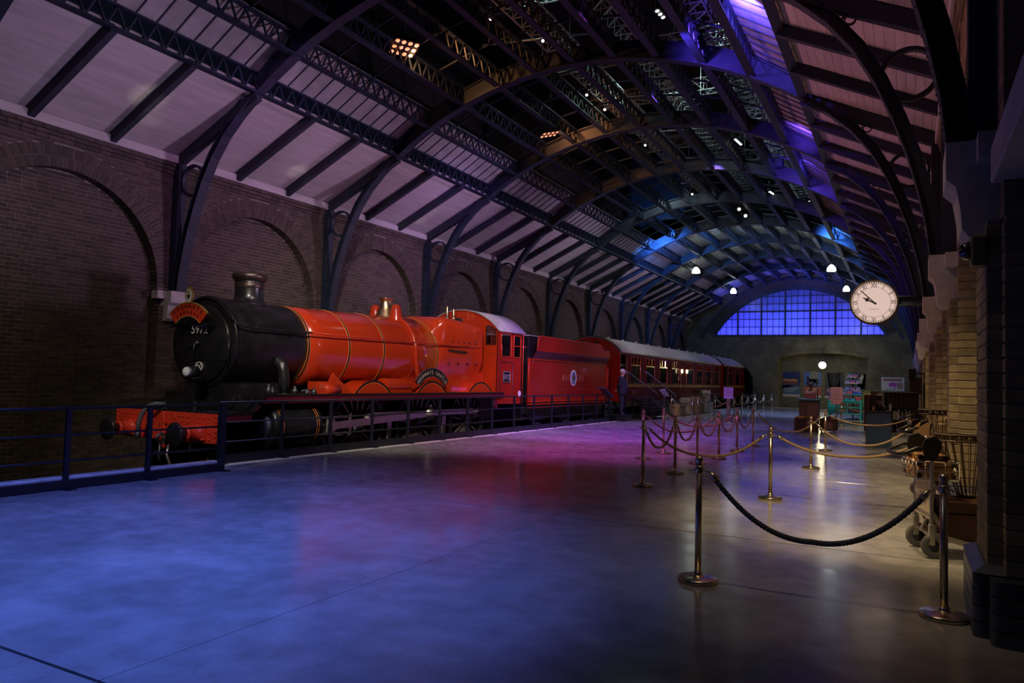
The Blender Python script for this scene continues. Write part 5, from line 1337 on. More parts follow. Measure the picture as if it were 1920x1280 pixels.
# ================================================================== signs on the railing
t = thing('round_sign',(-10.26,19.6,1.12),'small white round notice fixed on the railing below the cab','sign')
MB().lathe([(.085,-10.225),(.085,-10.213)],(0,19.6,1.13),'x',24).build('disc',WHITEP,t)
m = MB(); m.bar((-10.27,19.6,1.04),(-10.225,19.6,1.10),.03,.012); m.build('clip',BLACK,t)
t = thing('information_lectern',(-10.2,26.7,0),'tilted dark information panel on the railing at the tender rear','lectern')
m = MB(MB().M); m.loft([[(-10.42,26.35,1.32),(-10.02,26.20,1.28),(-10.02,27.1,.93),(-10.42,27.25,.97)],[(-10.41,26.36,1.35),(-10.01,26.21,1.31),(-10.01,27.11,.96),(-10.41,27.26,1.0)]],smooth=False); m.build('panel',M('slate panel',(.06,.07,.12),.3),t)
m = MB(); m.bar((-10.2,26.7,0),(-10.2,26.7,1.12),.05,.05); m.build('post',RAILM,t)

def notice(loc, w, h, z, tilt, colr, label, lines=5, wide=False):
    t = thing('notice_stand',(loc[0],loc[1],0),label,'sign'); x,y = loc
    MB().lathe([(.16,0),(.16,.02),(.03,.04)],(x,y,0),'z',20).build('base',BRONZE,t)
    m = MB(); r = .035 if not wide else .07; m.bev(x-r,x+r,y-r*.6,y+r*.6,.03,z,.008); m.build('post',BRONZE,t)
    m = MB(); m.bev(x-w/2,x+w/2,y-.03,y-.005,z,z+h,.005); b = m.build('board',colr,t)
    m = MB()
    for i in range(lines): m.box(x-w*.36,x+w*(.36-.12*(i%2)),y-.033,y-.03,z+h*(.85-.14*i),z+h*(.89-.14*i))
    m.build('print',M('faint print',(.25,.16,.18),.6),b)
notice((-3.02,38.5),.52,.82,.75,0,M('pink notice',(.62,.26,.26),.5),'pink notice board on a stand in front of the teal table')
notice((-6.50,31.0),.38,.46,.98,0,M('lilac notice',(.62,.42,.75),.5),'small lilac notice board on a brass post in the queue area',5,True)

# ================================================================== luggage trolleys at the right-hand wall
CREAMB = M('cream painted board',(.62,.52,.38),.55,noise=(4,.15))
ALLOY = M('trolley alloy',(.55,.53,.5),.32,.9)
def trolley(loc, rz, label):
    t = lthing('luggage_trolley',(loc[0],loc[1],0),label,'trolley','luggage trolleys along the right wall',rz)
    for s in (-1,1):
        y = s*.26
        m = MB(); m.bev(-.017,.017,y-.017,y+.017,.20,1.02,.006); m.bev(-.026,.026,y-.028,y+.028,.12,.32,.006); m.build('post',ALLOY,t)
        m = MB(); m.lathe([(.045,y-.02),(.075,y-.028),(.105,y-.026),(.115,y-.012),(.115,y+.012),(.105,y+.026),(.075,y+.028),(.045,y+.02)],(.02,0,.115),'y',28); w = m.build('wheel',RUBBER,t)
        MB().lathe([(.001,y-.024),(.05,y-.022),(.05,y+.022),(.001,y+.024)],(.02,0,.115),'y',16).build('hub',BLACKP,w)
        m = MB(); m.prism([(-.05,.92),(.035,.92),(.075,1.03),(.085,1.10),(.02,1.15),(-.06,1.12),(-.085,1.03)],'xz',y-.02,y+.02); m.build('handle_bracket',BLACKP,t)
        m = MB(); m.bar((.02,y,.22),(.52,y,.10),.035,.05); m.bar((0,y,.44),(.16,y,.16),.025,.03); m.build('base_frame',ALLOY,t)
    pts = [(-.06,-.26,1.04),(-.13,-.265,1.03),(-.22,-.26,.985),(-.27,-.22,.965),(-.28,-.1,.96),(-.28,.1,.96),(-.27,.22,.965),(-.22,.26,.985),(-.13,.265,1.03),(-.06,.26,1.04)]
    MB().tube(pts,.019,10).build('push_handle',BLACKP,t)
    MB().box(-.012,.012,-.235,.235,.36,.72).build('front_board',CREAMB,t)
    m = MB(); m.bar((0,-.24,.40),(0,.24,.40),.03,.03); m.bar((0,-.24,.72),(0,.24,.72),.02,.02); m.bar((.02,-.24,.2),(.02,.24,.2),.03,.03); m.bar((.0,-.2,.42),(.0,.1,.2),.02,.02); m.build('cross_bar',ALLOY,t)
    m = MB()
    for z in (.745,.82,.90):
        m.tube([(-.13,-.25,z),(.24,-.25,z),(.24,.25,z),(-.13,.25,z)],.006,5,closed=True)
    for y in (-.25,-.12,0,.12,.25): m.tube([(.24,y,.9),(.24,y,.735),(-.13,y,.735),(-.13,y,.9)],.005,5)
    for x in (-.05,.12):
        for y in (-.25,.25): m.tube([(x,y,.735),(x,y,.9)],.005,5)
    m.tube([(-.13,-.2,.90),(-.13,.2,.90)],.008,5); m.build('wire_basket',ALLOY,t)
    m = MB(); m.bar((.5,-.26,.10),(.5,.26,.10),.04,.04); m.box(.05,.52,-.2,.2,.15,.17); m.build('platform',ALLOY,t)
    MB().lathe([(.05,-.02),(.05,.02)],(.5,0,.055),'y',16).build('front_castor',RUBBER,t)
    return t
TR = [((.13,8.42),.25),((.16,12.55),.2),((.14,18.6),.15)]
tl = ['nearest luggage trolley with cream board and black handle by the right wall','second luggage trolley along the right wall, behind the nearest one','third and farthest luggage trolley along the right wall, near the blue cabinet']
t0 = trolley(*TR[0],tl[0])
for (p,rz),l in zip(TR[1:],tl[1:]): dup(t0,(p[0],p[1],0),rz,l)
def atT(i): return Matrix.Translation((TR[i][0][0],TR[i][0][1],0)) @ Matrix.Rotation(TR[i][1],4,'Z')
LEATHER = M('brown leather',(.042,.015,.010),.45,noise=(6,.25),bump=(60,.2)); TANL = M('tan suitcase card',(.50,.30,.13),.6,noise=(5,.15)); STRAPM = M('strap leather',(.20,.09,.03),.5)
def case(T, x0,x1,y0,y1,z0,z1, mat, label, name='trunk', cat='trunk', strap=STRAPM):
    c = T @ Vector(((x0+x1)/2,(y0+y1)/2,z0)); t = thing(name,tuple(c),label,cat)
    zc = z0+(z1-z0)*.68
    MB(T).bev(x0,x1,y0,y1,z0,zc-.003,.012).build('body',mat,t); MB(T).bev(x0-.004,x1+.004,y0-.004,y1+.004,zc+.003,z1,.014).build('lid',mat,t)
    m = MB(T)
    for f in (.25,.75):
        yy = y0+(y1-y0)*f; m.box(x0-.008,x1+.008,yy-.015,yy+.015,z0,z1+.006)
    m.build('strap',strap,t)
    m = MB(T)
    for x in (x0,x1):
        for y in (y0,y1):
            m.bev(x-.02,x+.02,y-.02,y+.02,z0,z0+.05,.005); m.bev(x-.02,x+.02,y-.02,y+.02,z1-.05,z1+.004,.005)
    m.build('corner',COPPER,t)
    m = MB(T); m.tube([(x0-.02,(y0+y1)/2-.07,zc-.04),(x0-.04,(y0+y1)/2-.05,zc-.06),(x0-.04,(y0+y1)/2+.05,zc-.06),(x0-.02,(y0+y1)/2+.07,zc-.04)],.009,6); m.build('carry_handle',strap,t)
    return t
A0 = atT(0)
case(A0,.06,.52,-.24,.22,.175,.545,LEATHER,'large brown leather trunk on the nearest luggage trolley')
case(A0,-.10,.20,-.22,.22,.745,.91,TANL,'tan suitcase in the wire basket of the nearest trolley','suitcase','suitcase')
case(A0,-.08,.14,-.20,.12,.918,.965,TANL,'thin tan case lying on top of the tan suitcase','document_case','suitcase')
lb_ = MB(A0); lb_.box(.16,.24,-.10,.02,.5525,.556); tag(lb_.build('luggage_label',CREAMB),'cream paper label lying on the large brown trunk','label')
WICK = M('dark cane',(.055,.032,.018),.55)
def basket(T, z0, h, r0, r1, label, n=16, lean=0, name='slatted_basket'):
    """tall tapering basket of slats with a ladder-like double rim"""
    c = T @ Vector((0,0,z0)); t = thing(name,tuple(c),label,'basket'); e = lambda r,a,dz,s=0: (s+r*cos(a), r*.9*sin(a), z0+dz)
    for k in range(n):
        a = 2*pi*k/n; m = MB(T); m.bar(e(r0,a,0),e(r1,a,h,lean),.012,.008); m.build('slat',WICK,t)
    m = MB(T)
    for rr,dz in ((r1,h),(r1*1.0,h-.06)): m.tube([e(rr+.006,2*pi*k/24,dz,lean*dz/h) for k in range(24)],.011,6,closed=True)
    m.build('rim',WICK,t)
    for k in range(n):
        a = 2*pi*(k+.5)/n; m = MB(T); m.bar(e(r1,a,h-.06,lean),e(r1,a,h,lean),.012,.03); m.build('rung',WICK,t)
    m = MB(T); m.tube([e(r0,2*pi*k/16,.01) for k in range(16)],.012,6,closed=True); m.lathe([(r0,z0),(r0,z0+.015)],(0,0,0),'z',16); m.build('foot',WICK,t)
basket(Matrix.Translation((.50,8.62,0)),.556,.60,.075,.21,'tall tapering slatted basket standing on the large brown trunk',16,-.05)
A1, A2 = atT(1), atT(2)
case(A1,.05,.5,-.22,.22,.175,.50,LEATHER,'brown trunk at the bottom of the second luggage trolley')
case(A1,-.10,.20,-.20,.2,.745,.90,TANL,'tan suitcase in the basket of the second luggage trolley','suitcase','suitcase')
case(A2,.05,.5,-.22,.22,.175,.55,LEATHER,'brown trunk at the bottom of the third luggage trolley')
case(A2,-.10,.20,-.20,.2,.745,.90,TANL,'tan suitcase in the basket of the third luggage trolley','suitcase','suitcase')
m = MB(); m.loft([[(.14+a,12.35+b,.902) for a,b in ((-.09,-.1),(.12,-.1),(.12,.1),(-.09,.1))],[(.17+a,12.35+b,1.05) for a,b in ((-.09,-.09),(.10,-.09),(.10,.09),(-.09,.09))],[(.22+a,12.35+b,1.12) for a,b in ((-.07,-.07),(.06,-.07),(.06,.07),(-.07,.07))]],smooth=False)
tag(m.build('leather_bag',TANL),'soft tan leather bag on the suitcase of the second trolley','bag')
basket(Matrix.Translation((.42,12.95,0)),.505,.78,.07,.19,'tall tapering slatted basket standing behind the second trolley',14,-.09)
t = thing('bird_cage',(.46,12.50,.905),'domed wire bird cage standing on the second trolley','cage')
for k in range(16):
    a = 2*pi*k/16; MB().tube([(.46+.11*cos(a),12.5+.11*sin(a),.505)]+[(.46+.11*cos(q)*cos(a),12.5+.11*cos(q)*sin(a),1.10+.11*sin(q)) for q in (0,.4,.8,1.2,1.5)],.004,4).build('wire',BRASS,t)
m = MB()
for z in (.51,.8,1.1): m.tube([(.46+.112*cos(2*pi*k/20),12.5+.112*sin(2*pi*k/20),z) for k in range(20)],.006,5,closed=True)
m.lathe([(.11,.50),(.11,.52)],(.46,12.5,0),'z',20); m.ring((.46,1.26),.02,.03,'xz',12.495,12.505,n=12); m.build('hoop',BRASS,t)

# ================================================================== coach steps, fence and luggage display
t = thing('boarding_steps',(-9.7,28.6,0),'dark metal boarding steps with sloping handrails beside the first coach','steps')
NS = 6
for k in range(NS):
    y0 = 29.6+.55*k; z = .95-.16*k
    m = MB(); m.bev(-10.15,-9.3,y0,y0+.58,z-.04,z,.006); m.build('tread',RAILM,t)
m = MB(); m.bev(-10.15,-9.3,28.7,29.62,.91,.95,.006); m.build('landing',RAILM,t)
for x in (-10.13,-9.32):
    m = MB(); m.bar((x,29.6,.88),(x,32.9,.0),.04,.14); m.build('stringer',RAILM,t)
    m = MB(); m.tube([(x,28.7,1.96),(x,29.0,1.96),(x,33.0,1.05),(x,33.2,.9)],.02,8); m.build('handrail',M('pale handrail',(.35,.36,.42),.4,.5),t)
    for k in range(16):
        y = 28.75+k*.28; zt = 1.95 if y < 29 else 1.96-.2275*(y-29.0); zb = .9 if y < 29.6 else max(0,.9-.29*(y-29.6)); m = MB(); m.bar((x,y,zb),(x,y,zt),.02,.02); m.build('baluster',RAILM,t)
for x,y in ((-10.13,28.75),(-9.32,28.75),(-9.32,29.6),(-10.13,29.6)):
    m = MB(); m.bev(x-.03,x+.03,y-.03,y+.03,0,.92,.004); m.build('leg',RAILM,t)
t = thing('step_box',(-10.15,28.3,0),'low dark wooden step box under the standing man','box')
m = MB(); m.bev(-10.55,-9.75,27.75,28.62,.19,.25,.01); m.build('top',RAILM,t); m = MB(); m.bev(-10.52,-9.78,27.78,28.60,0,.19,.01); m.build('riser',BLACK,t)
t = thing('garland',(-10.35,27.6,.3),'small dark green leafy garland hanging at the tender rear','garland'); m = MB()
random.seed(5)
for k in range(70):
    a,b,c_ = random.gauss(0,.07),random.gauss(0,.07),random.uniform(-.35,.25); m.add([(-10.5+a,27.75+b,.55+c_),(-10.46+a,27.79+b,.58+c_),(-10.42+a,27.75+b,.55+c_),(-10.46+a,27.72+b,.50+c_)],[(0,1,2,3)])
m.build('leaves',M('dark leaf',(.02,.05,.02),.6),t,'stuff'); m = MB(); m.tube([(-10.48,27.75,.15),(-10.46,27.76,.9)],.012,5); m.build('stem',BLACK,t)
t = thing('display_fence',(-9.1,34,0),'dark barred fence beside the coach steps','fence')
for x,y in [(-9.2,33.6+.27*k) for k in range(30)]:
    m = MB(); m.bar((x,y,.05),(x,y,1.02),.022,.022); m.build('bar',RAILM,t)
for z in (.06,.62,1.02): m = MB(); m.bar((-9.2,33.5,z),(-9.2,41.6,z),.03,.035); m.build('rail',RAILM,t)
for k,(y,w,h,mt,l) in enumerate(((34.6,.9,.55,TANL,'tan trunk standing behind the barred fence, nearest the steps'),(36.4,.7,.85,CREAMB,'white painted box behind the barred fence'),(38.3,1.0,.9,TANL,'wide tan trunk behind the barred fence, centre of the luggage display'),(40.4,.8,.6,CREAMB,'pale box at the far end of the luggage display'))):
    case(Matrix.Identity(4),-10.0,-9.45,y,y+w,.01,h,mt,l)
case(Matrix.Identity(4),-9.95,-9.55,38.5,39.0,.905,1.25,LEATHER,'small brown case on top of the wide tan trunk','suitcase','suitcase')
case(Matrix.Identity(4),-9.9,-9.55,40.5,40.9,.605,1.2,CREAMB,'tall pale case on top of the pale box','suitcase','suitcase')
t = thing('leaflet_holder',(-9.0,30.3,0),'white folded leaflet standing on the fence post by the steps','leaflet')
m = MB(); m.loft([[(-9.1,30.0,1.25),(-8.9,30.1,1.28),(-8.85,30.6,1.0),(-9.05,30.5,.97)],[(-9.1,30.0,1.27),(-8.9,30.1,1.30),(-8.85,30.6,1.02),(-9.05,30.5,.99)]],smooth=False); m.build('leaf',WHITEP,t); m = MB(); m.bar((-9,30.35,0),(-9,30.35,1.1),.03,.03); m.build('post',BRONZE,t)
t = thing('boarding_steps',(-9.6,51,0),'second set of dark boarding steps beside the far coach','steps')
for k in range(5): m = MB(); m.bev(-10.1,-9.3,51.4+.45*k,51.9+.45*k,.9-.18*k-.04,.9-.18*k,.005); m.build('tread',RAILM,t)
for x in (-10.08,-9.32): m = MB(); m.bar((x,51.3,.85),(x,53.7,0),.04,.14); m.build('stringer',RAILM,t); m = MB(); m.tube([(x,50.6,1.9),(x,51,1.9),(x,53.9,.95),(x,53.95,0)],.02,6); m.build('handrail',RAILM,t)
# ================================================================== posters and notice on the end wall
def poster(x0,x1,z0,z1,y,label,base,draw):
    t = thing('wall_poster',((x0+x1)/2,y,z0),label,'poster')
    MB().box(x0,x1,y-.015,y,z0,z1).build('sheet',base,t)
    lay = {}
    def rect(a,b,c,d,colr,k=0):
        key = colr; m = lay.setdefault(key, MB()); w, h = x1-x0, z1-z0
        m.box(x0+a*w,x0+b*w,y-.019-.001*k,y-.0155,z0+c*h,z0+d*h)
    def poly(p,colr,k=0):
        m = lay.setdefault(colr, MB()); w, h = x1-x0, z1-z0; m.prism([(x0+u*w,z0+v*h) for u,v in p],'xz',y-.019-.001*k,y-.0155)
    draw(rect, poly)
    for i,(c,m) in enumerate(lay.items()): m.build('print', M('print %.2f %.2f %.2f'%c, c, .5), t)
NAVY=(.01,.02,.10); SKY=(.05,.12,.42); AMBR=(.45,.18,.03); SLATE=(.06,.12,.20); PALE=(.5,.47,.38); PLUM=(.10,.03,.07); RUST=(.32,.08,.04); GREY=(.36,.37,.36); DK=(.012,.013,.02); GRN=(.09,.14,.05)
AY = 58.19
def p1(r,p):
    p([(0,.30),(1,.50),(1,1),(0,1)],NAVY); r(0,1,.12,.44,SLATE); p([(.02,.62),(.86,.60),(.86,.70),(.65,.70),(.65,.74),(.6,.74),(.6,.70),(.02,.71)],AMBR,1); p([(.02,.50),(.86,.48),(.86,.57),(.02,.59)],(.20,.05,.02),1); r(0,1,0,.10,PALE)
    r(.05,.93,.33,.355,PALE,2)
    for k in range(3): r(.08,.8-.1*k,.28-.045*k,.292-.045*k,PALE,2)
poster(-8.25,-7.07,.76,2.6,AY,'poster of an amber lit building at night, leftmost in the alcove',M('poster navy',NAVY,.5),p1)
def p2(r,p):
    r(0,1,.42,1,SKY); r(0,1,.10,.45,RUST); r(0,1,0,.08,PALE)
    for a in (.18,.70): r(a,a+.1,.46,.82,DK,1)
    r(.1,.9,.55,.60,DK,1); r(.18,.8,.72,.77,DK,1); r(.3,.7,.6,.72,GREY); r(0,1,.44,.49,(.10,.11,.13),1)
    for k in range(3): r(.1,.85-.1*k,.34-.05*k,.355-.05*k,PALE,2)
poster(-6.79,-5.59,.76,2.6,AY,'poster of a dark bridge against blue sky, second in the alcove',M('poster rust',RUST,.5),p2)
def p3(r,p):
    r(0,1,.40,1,DK); r(0,1,.10,.40,PLUM); r(0,1,0,.08,PALE); p([(.25,.42),(.78,.42),(.92,.98),(.08,.98)],GREY)
    for k in range(9):
        v = .95-.055*k; w = .42-.032*k; p([(.5-w,v-.05),(.5-w*.7,v-.01),(.5,v),(.5+w*.7,v-.01),(.5+w,v-.05),(.5+w*.7,v-.022),(.5,v-.012),(.5-w*.7,v-.022)],(.12,.13,.14),1)
    r(.80,.92,.42,.95,DK,2)
    for k in range(3): r(.1,.6,.33-.05*k,.345-.05*k,PALE,2)
poster(-5.36,-4.10,.76,2.6,AY,'poster of a grey arched roof, third in the alcove',M('poster plum',PLUM,.5),p3)
def p4(r,p):
    r(0,1,.0,1,(.07,.06,.03)); p([(.55,.35),(.95,.40),(1,.95),(.6,.9)],(.10,.05,.03)); p([(.62,.8),(.8,.95),(.9,.88),(.75,.55)],PALE,1); p([(.1,.85),(.2,.98),(.3,.9)],PALE,1); r(0,1,0,.30,GRN,1)
poster(-3.85,-2.68,.76,2.6,AY,'poster with a green and brown picture, partly hidden by the tiered display',M('poster olive',(.07,.06,.03),.5),p4)
def p5(r,p):
    r(.09,.90,.73,.90,(.25,.04,.02)); p([(.34,.32),(.34,.58),(.44,.58),(.5,.66),(.56,.58),(.68,.58),(.68,.32)],(.42,.05,.42)); p([(.42,.58),(.5,.64),(.58,.58)],(.1,.12,.5),1); r(.70,.94,.15,.60,(.28,.25,.12)); r(.74,.84,.4,.58,(.45,.1,.28),1); r(.5,.64,.05,.3,(.5,.36,.45),1); r(.16,.48,.05,.12,(.12,.40,.36)); r(.12,.88,.80,.83,PALE,1)
poster(-1.66,-.26,1.40,2.33,56.99,'white notice with red banner on the end wall right of the alcove',M('poster white',(.62,.58,.52),.5),p5)

# ================================================================== shop displays at the far right
WOODR = M('red brown wood',(.13,.045,.028),.5,noise=(5,.25),stretch=(1,1,.2)); WOODD = M('dark brown wood',(.045,.026,.02),.55,noise=(5,.3),stretch=(1,1,.2)); TEAL = M('teal paint',(.02,.42,.42),.45); GTOP = M('dark green top',(.03,.06,.055),.4)
t = thing('display_pedestal',(-4.35,39.7,0),'red brown wooden pedestal with dark green top near the alcove','pedestal')
m = MB(); m.bev(-4.80,-3.92,39.3,40.1,0,.84,.01); m.build('body',WOODR,t)
for x0,x1 in ((-4.74,-4.48),(-4.40,-3.98)):
    m = MB(); q = [(x0,.08),(x1,.08),(x1,.76),(x0,.76),(x0,.08)]
    for a,b in zip(q,q[1:]): m.bar((a[0],39.295,a[1]),(b[0],39.295,b[1]),.03,.02,(0,1,0))
    m.build('panel_moulding',WOODR,t)
m = MB(); m.bev(-4.86,-3.86,39.24,40.16,.84,.96,.015); m.build('top',GTOP,t)
t = thing('red_display_box',(-4.35,39.7,.96),'dark red box with a curling cream ribbon on the wooden pedestal','box')
m = MB(); m.bev(-4.60,-4.08,39.45,39.9,.96,1.24,.01); m.build('box_body',M('dusty red',(.28,.06,.06),.5),t)
m = MB(); P_ = [(-4.5,1.27),(-4.35,1.26),(-4.2,1.30),(-4.08,1.38),(-4.0,1.50),(-3.98,1.62)]
m.loft([[(x,39.5,z),(x,39.75,z),(x,39.75,z+.05),(x,39.5,z+.05)] for x,z in P_],smooth=False); m.build('ribbon',M('pale pink card',(.72,.45,.36),.5),t)
m = MB(); m.lathe([(.12,1.30),(.07,1.42),(.05,1.58),(.10,1.62),(.16,1.66),(.12,1.74),(.04,1.78),(.001,1.79)],(-4.3,39.65,0),'z',14); m.build('hat_figure',M('dark plum felt',(.10,.03,.04),.8),t)
t = thing('display_header',(-4.2,39.9,.96),'arched cream header sign on two dark poles above the wooden pedestal','sign')
for x in (-4.28,-4.02): m = MB(); m.tube([(x,40.0,.96),(x,40.0,2.0)],.022,8); m.build('pole',WOODD,t)
m = MB(); m.prism([(-4.40,1.95),(-3.98,1.95),(-3.98,2.24)]+[(-4.19+.21*cos(a),2.24+.09*sin(a)) for a in (.4,.8,1.2,1.57,1.95,2.35,2.75)]+[(-4.40,2.24)],'xz',39.96,39.98); m.build('board',M('sage card',(.28,.32,.22),.5),t)
# teal table
t = thing('teal_table',(-2.7,39.6,0),'turquoise painted display table with open shelves near the alcove','table')
for x in (-3.42,-2.02):
    for y in (39.22,40.05): m = MB(); m.bev(x-.04,x+.04,y-.04,y+.04,0,.90,.006); m.build('leg',TEAL,t)
for z,n in ((.90,'tabletop'),(.28,'shelf'),(.58,'shelf')): m = MB(); m.bev(-3.48,-1.96,39.16,40.12,z,z+.045,.008); m.build(n,TEAL,t)
m = MB(); m.box(-3.44,-2.98,39.19,39.22,.28,.90); m.build('door',TEAL,t)
m = MB(); m.bar((-2.60,39.2,.28),(-2.60,39.2,.90),.05,.04); m.bar((-3.44,39.2,.87),(-2.0,39.2,.87),.03,.08); m.build('rail',TEAL,t)
for x in (-3.3,-2.1): m = MB(); m.bar((x,39.7,.94),(x,39.7,1.22),.05,.05); m.build('riser',TEAL,t)
m = MB(); m.bev(-3.40,-2.0,39.45,39.95,1.20,1.24,.006); m.build('upper_shelf',TEAL,t)
m = MB(); m.bev(-1.95,-1.45,39.5,40.0,.86,.90,.006); m.build('side_leaf',TEAL,t); m = MB(); m.bar((-1.5,39.75,0),(-1.5,39.75,.88),.05,.05); m.build('leg',TEAL,t)
bc = [M('gift blue',(.04,.10,.62),.4),M('gift red',(.42,.06,.12),.4),M('gift lilac',(.45,.25,.55),.4),M('gift pink',(.55,.16,.28),.4),M('gift teal',(.04,.3,.42),.4)]
cn = ['blue','red','lilac','pink','teal']
random.seed(11)
def gift(x,y,z,w,h,c,where):
    t = thing('gift_box',(x,y,z),'%s gift box %s'%(cn[c],where),'box','small gift boxes on the turquoise display')
    MB().bev(x-w/2,x+w/2,y-.12,y+.12,z,z+h*.72,.006).build('body',bc[c],t); MB().bev(x-w/2-.008,x+w/2+.008,y-.128,y+.128,z+h*.73,z+h,.006).build('lid',bc[(c+2)%5],t)
for i,(x,c,w,h) in enumerate(((-3.26,2,.24,.16),(-3.0,1,.24,.14),(-2.76,2,.2,.17),(-2.52,3,.22,.22),(-2.26,0,.24,.20),(-2.07,0,.14,.15))): gift(x,39.6,1.242,w,h,c,['at the left end of the upper shelf','second along the upper shelf','third along the upper shelf','tall one in the middle of the upper shelf','fifth along the upper shelf','at the right end of the upper shelf'][i])
for i,(x,c,w,h) in enumerate(((-3.32,3,.22,.22),(-2.62,4,.2,.16),(-2.38,4,.2,.14),(-2.14,1,.22,.17))): gift(x,39.38,.947,w,h,c,['at the left on the turquoise tabletop','third on the turquoise tabletop','beside the last box on the tabletop','at the right on the turquoise tabletop'][i])
t = thing('wheel_toy',(-2.9,39.4,.95),'small pink wheel shaped toy on the turquoise tabletop','toy'); m = MB(); m.ring((-2.9,1.07),.10,.125,'xz',39.38,39.42,n=20)
for k in range(3): a = pi*k/3; m.bar((-2.9-.1*cos(a),39.4,1.07-.1*sin(a)),(-2.9+.1*cos(a),39.4,1.07+.1*sin(a)),.02,.02,(0,1,0))
m.build('wheel',bc[3],t)
for i,(x,w) in enumerate(((-2.55,.22),(-2.25,.26))): gift(x,39.5,.328,w,.14,3,['left on the low shelf of the turquoise table','right on the low shelf of the turquoise table'][i])
t = thing('tiered_stand',(-2.45,40.6,0),'tall tiered display stand with pink boxes behind the turquoise table','stand')
m = MB(); m.tube([(-2.45,40.6,0),(-2.45,40.6,2.1)],.03,8); m.lathe([(.3,0),(.3,.03),(.03,.06)],(-2.45,40.6,0),'z',20); m.build('pole',WOODD,t)
for z,r in ((1.42,.50),(1.76,.40),(2.06,.32)): m = MB(); m.lathe([(r,z),(r,z+.03)],(-2.45,40.6,0),'z',24); m.build('tier',TEAL if r == .5 else WHITEP,t)
for z,n,r in ((1.451,3,.3),(1.791,3,.24),(2.091,2,.15)):
    for k in range(n): gift(-2.45+(k-(n-1)/2)*.25,40.42,z,.2,.16,(2,3,2)[k],'%s on the %s tier of the stand'%(('left','centre','right')[k] if n == 3 else ('left','right')[k],{3:'lowest',2:'top'}[n] if n == 2 or z < 1.5 else 'middle'))
t = thing('green_crate',(-1.75,40.4,.0),'olive green display panel right of the turquoise table','panel'); m = MB(); m.bev(-2.05,-1.45,40.45,40.55,.6,1.45,.01); m.bar((-2,40.5,0),(-2,40.5,.6),.05,.05); m.bar((-1.5,40.5,0),(-1.5,40.5,.6),.05,.05); m.build('panel_board',M('olive card',(.13,.16,.05),.6),t)
# wooden crates with toys
CRW = M('crate timber',(.15,.085,.06),.75,noise=(6,.3),stretch=(.4,1,1))
def crate(x0,x1,y0,y1,h,label,castors=False):
    t = thing('wooden_crate',((x0+x1)/2,(y0+y1)/2,0),label,'crate','wooden crates on the floor'); n = 4; zb = .06 if castors else 0
    for k in range(n):
        z0 = zb+(h-zb)*k/n+.006; z1 = zb+(h-zb)*(k+1)/n-.012
        for a in ((x0,x1,y0,y0+.02),(x0,x1,y1-.02,y1),(x0,x0+.02,y0+.02,y1-.02),(x1-.02,x1,y0+.02,y1-.02)): m = MB(); m.box(*a,z0,z1); m.build('slat',CRW,t)
    for x in (x0+.03,x1-.03):
        for y in (y0+.03,y1-.03): m = MB(); m.box(x-.02,x+.02,y-.02,y+.02,zb,h); m.build('corner_post',CRW,t)
    m = MB(); m.box(x0+.02,x1-.02,y0+.02,y1-.02,h-.1,h-.06); m.build('inside_tray',WOODD,t)
    if castors:
        for x in (x0+.06,x1-.06): MB().lathe([(.03,-.02),(.03,.02)],(x,y0+.06,.03),'x',12).build('castor',RUBBER,t)
crate(-3.62,-3.18,28.3,28.8,.44,'leftmost wooden crate in front of the pedestal')
crate(-3.20,-2.78,27.55,28.1,.46,'front wooden crate with a pale label, between the other two crates')
crate(-2.72,-2.20,27.8,28.6,.48,'right wooden crate on castors with toys on top',True)
for x0,x1,y,z,l in ((-3.10,-2.90,27.545,.15,'pale card label on the front wooden crate'),(-2.58,-2.32,27.795,.13,'pale card label on the right wooden crate')): m = MB(); m.box(x0,x1,y-.004,y,z,z+.24); tag(m.build('card_label',M('dusty pink card',(.36,.20,.19),.6)),l,'label')
for i,(x,y,r,c,z,n_) in enumerate(((-3.4,28.5,.06,(.6,.35,.03),.42,'yellow'),(-3.05,27.8,.07,(.05,.25,.10),.46,'green'),(-2.95,28.0,.05,(.6,.12,.05),.47,'orange'),(-2.55,28.0,.06,(.12,.2,.5),.48,'blue'),(-2.42,28.2,.07,(.55,.12,.2),.49,'red'),(-2.33,28.0,.05,(.5,.3,.35),.48,'pink'))):
    t = thing('soft_toy',(x,y,z),'%s toy lying on top of the wooden crates'%n_,'toy'); m = MB(); m.ball((x,y,z),r,10,7,(1.3,1,.8)); m.build('body',M('toy '+n_,c,.7),t); MB().ball((x+r*1.1,y,z+r*.6),r*.6,8,6).build('head',M('toy '+n_,c,.7),t)
t = thing('yellow_tube',(-3.3,28.3,.48),'long yellow tube lying across the left wooden crate','toy'); MB().lathe([(.03,-3.55),(.03,-3.0)],(0,28.25,.485),'x',10).build('tube',M('yellow card',(.62,.36,.03),.5),t)
# blue cabinet and what stands on it
t = thing('blue_cabinet',(-.71,22.5,0),'slate blue cabinet with dark top beside the third trolley','cabinet')
SLB = M('slate blue paint',(.055,.105,.20),.5,noise=(3,.08)); m = MB(); m.bev(-1.02,-.41,22.16,22.85,0,.94,.006); m.build('body',SLB,t)
m = MB(); m.bev(-1.05,-.38,22.12,22.88,.94,.975,.006); m.build('top',WOODD,t)
for x in (-.97,-.76): m = MB(); m.box(x,x+.18,22.145,22.16,.06,.88) if False else m.box(x,x+.001,22.158,22.16,.05,.9); m.build('panel_joint',SLB,t)
t = thing('wooden_rack',(-.9,22.45,.98),'small wooden rack with tall dark dividers on the blue cabinet','rack'); m = MB(); m.bev(-1.0,-.93,22.25,22.6,.976,1.40,.006); m.build('end_board',WOODR,t)
for x in (-.90,-.85,-.80): m = MB(); m.bev(x,x+.03,22.3,22.6,.976,1.50-.1*abs(x+.88),.004); m.build('divider',WOODD,t)
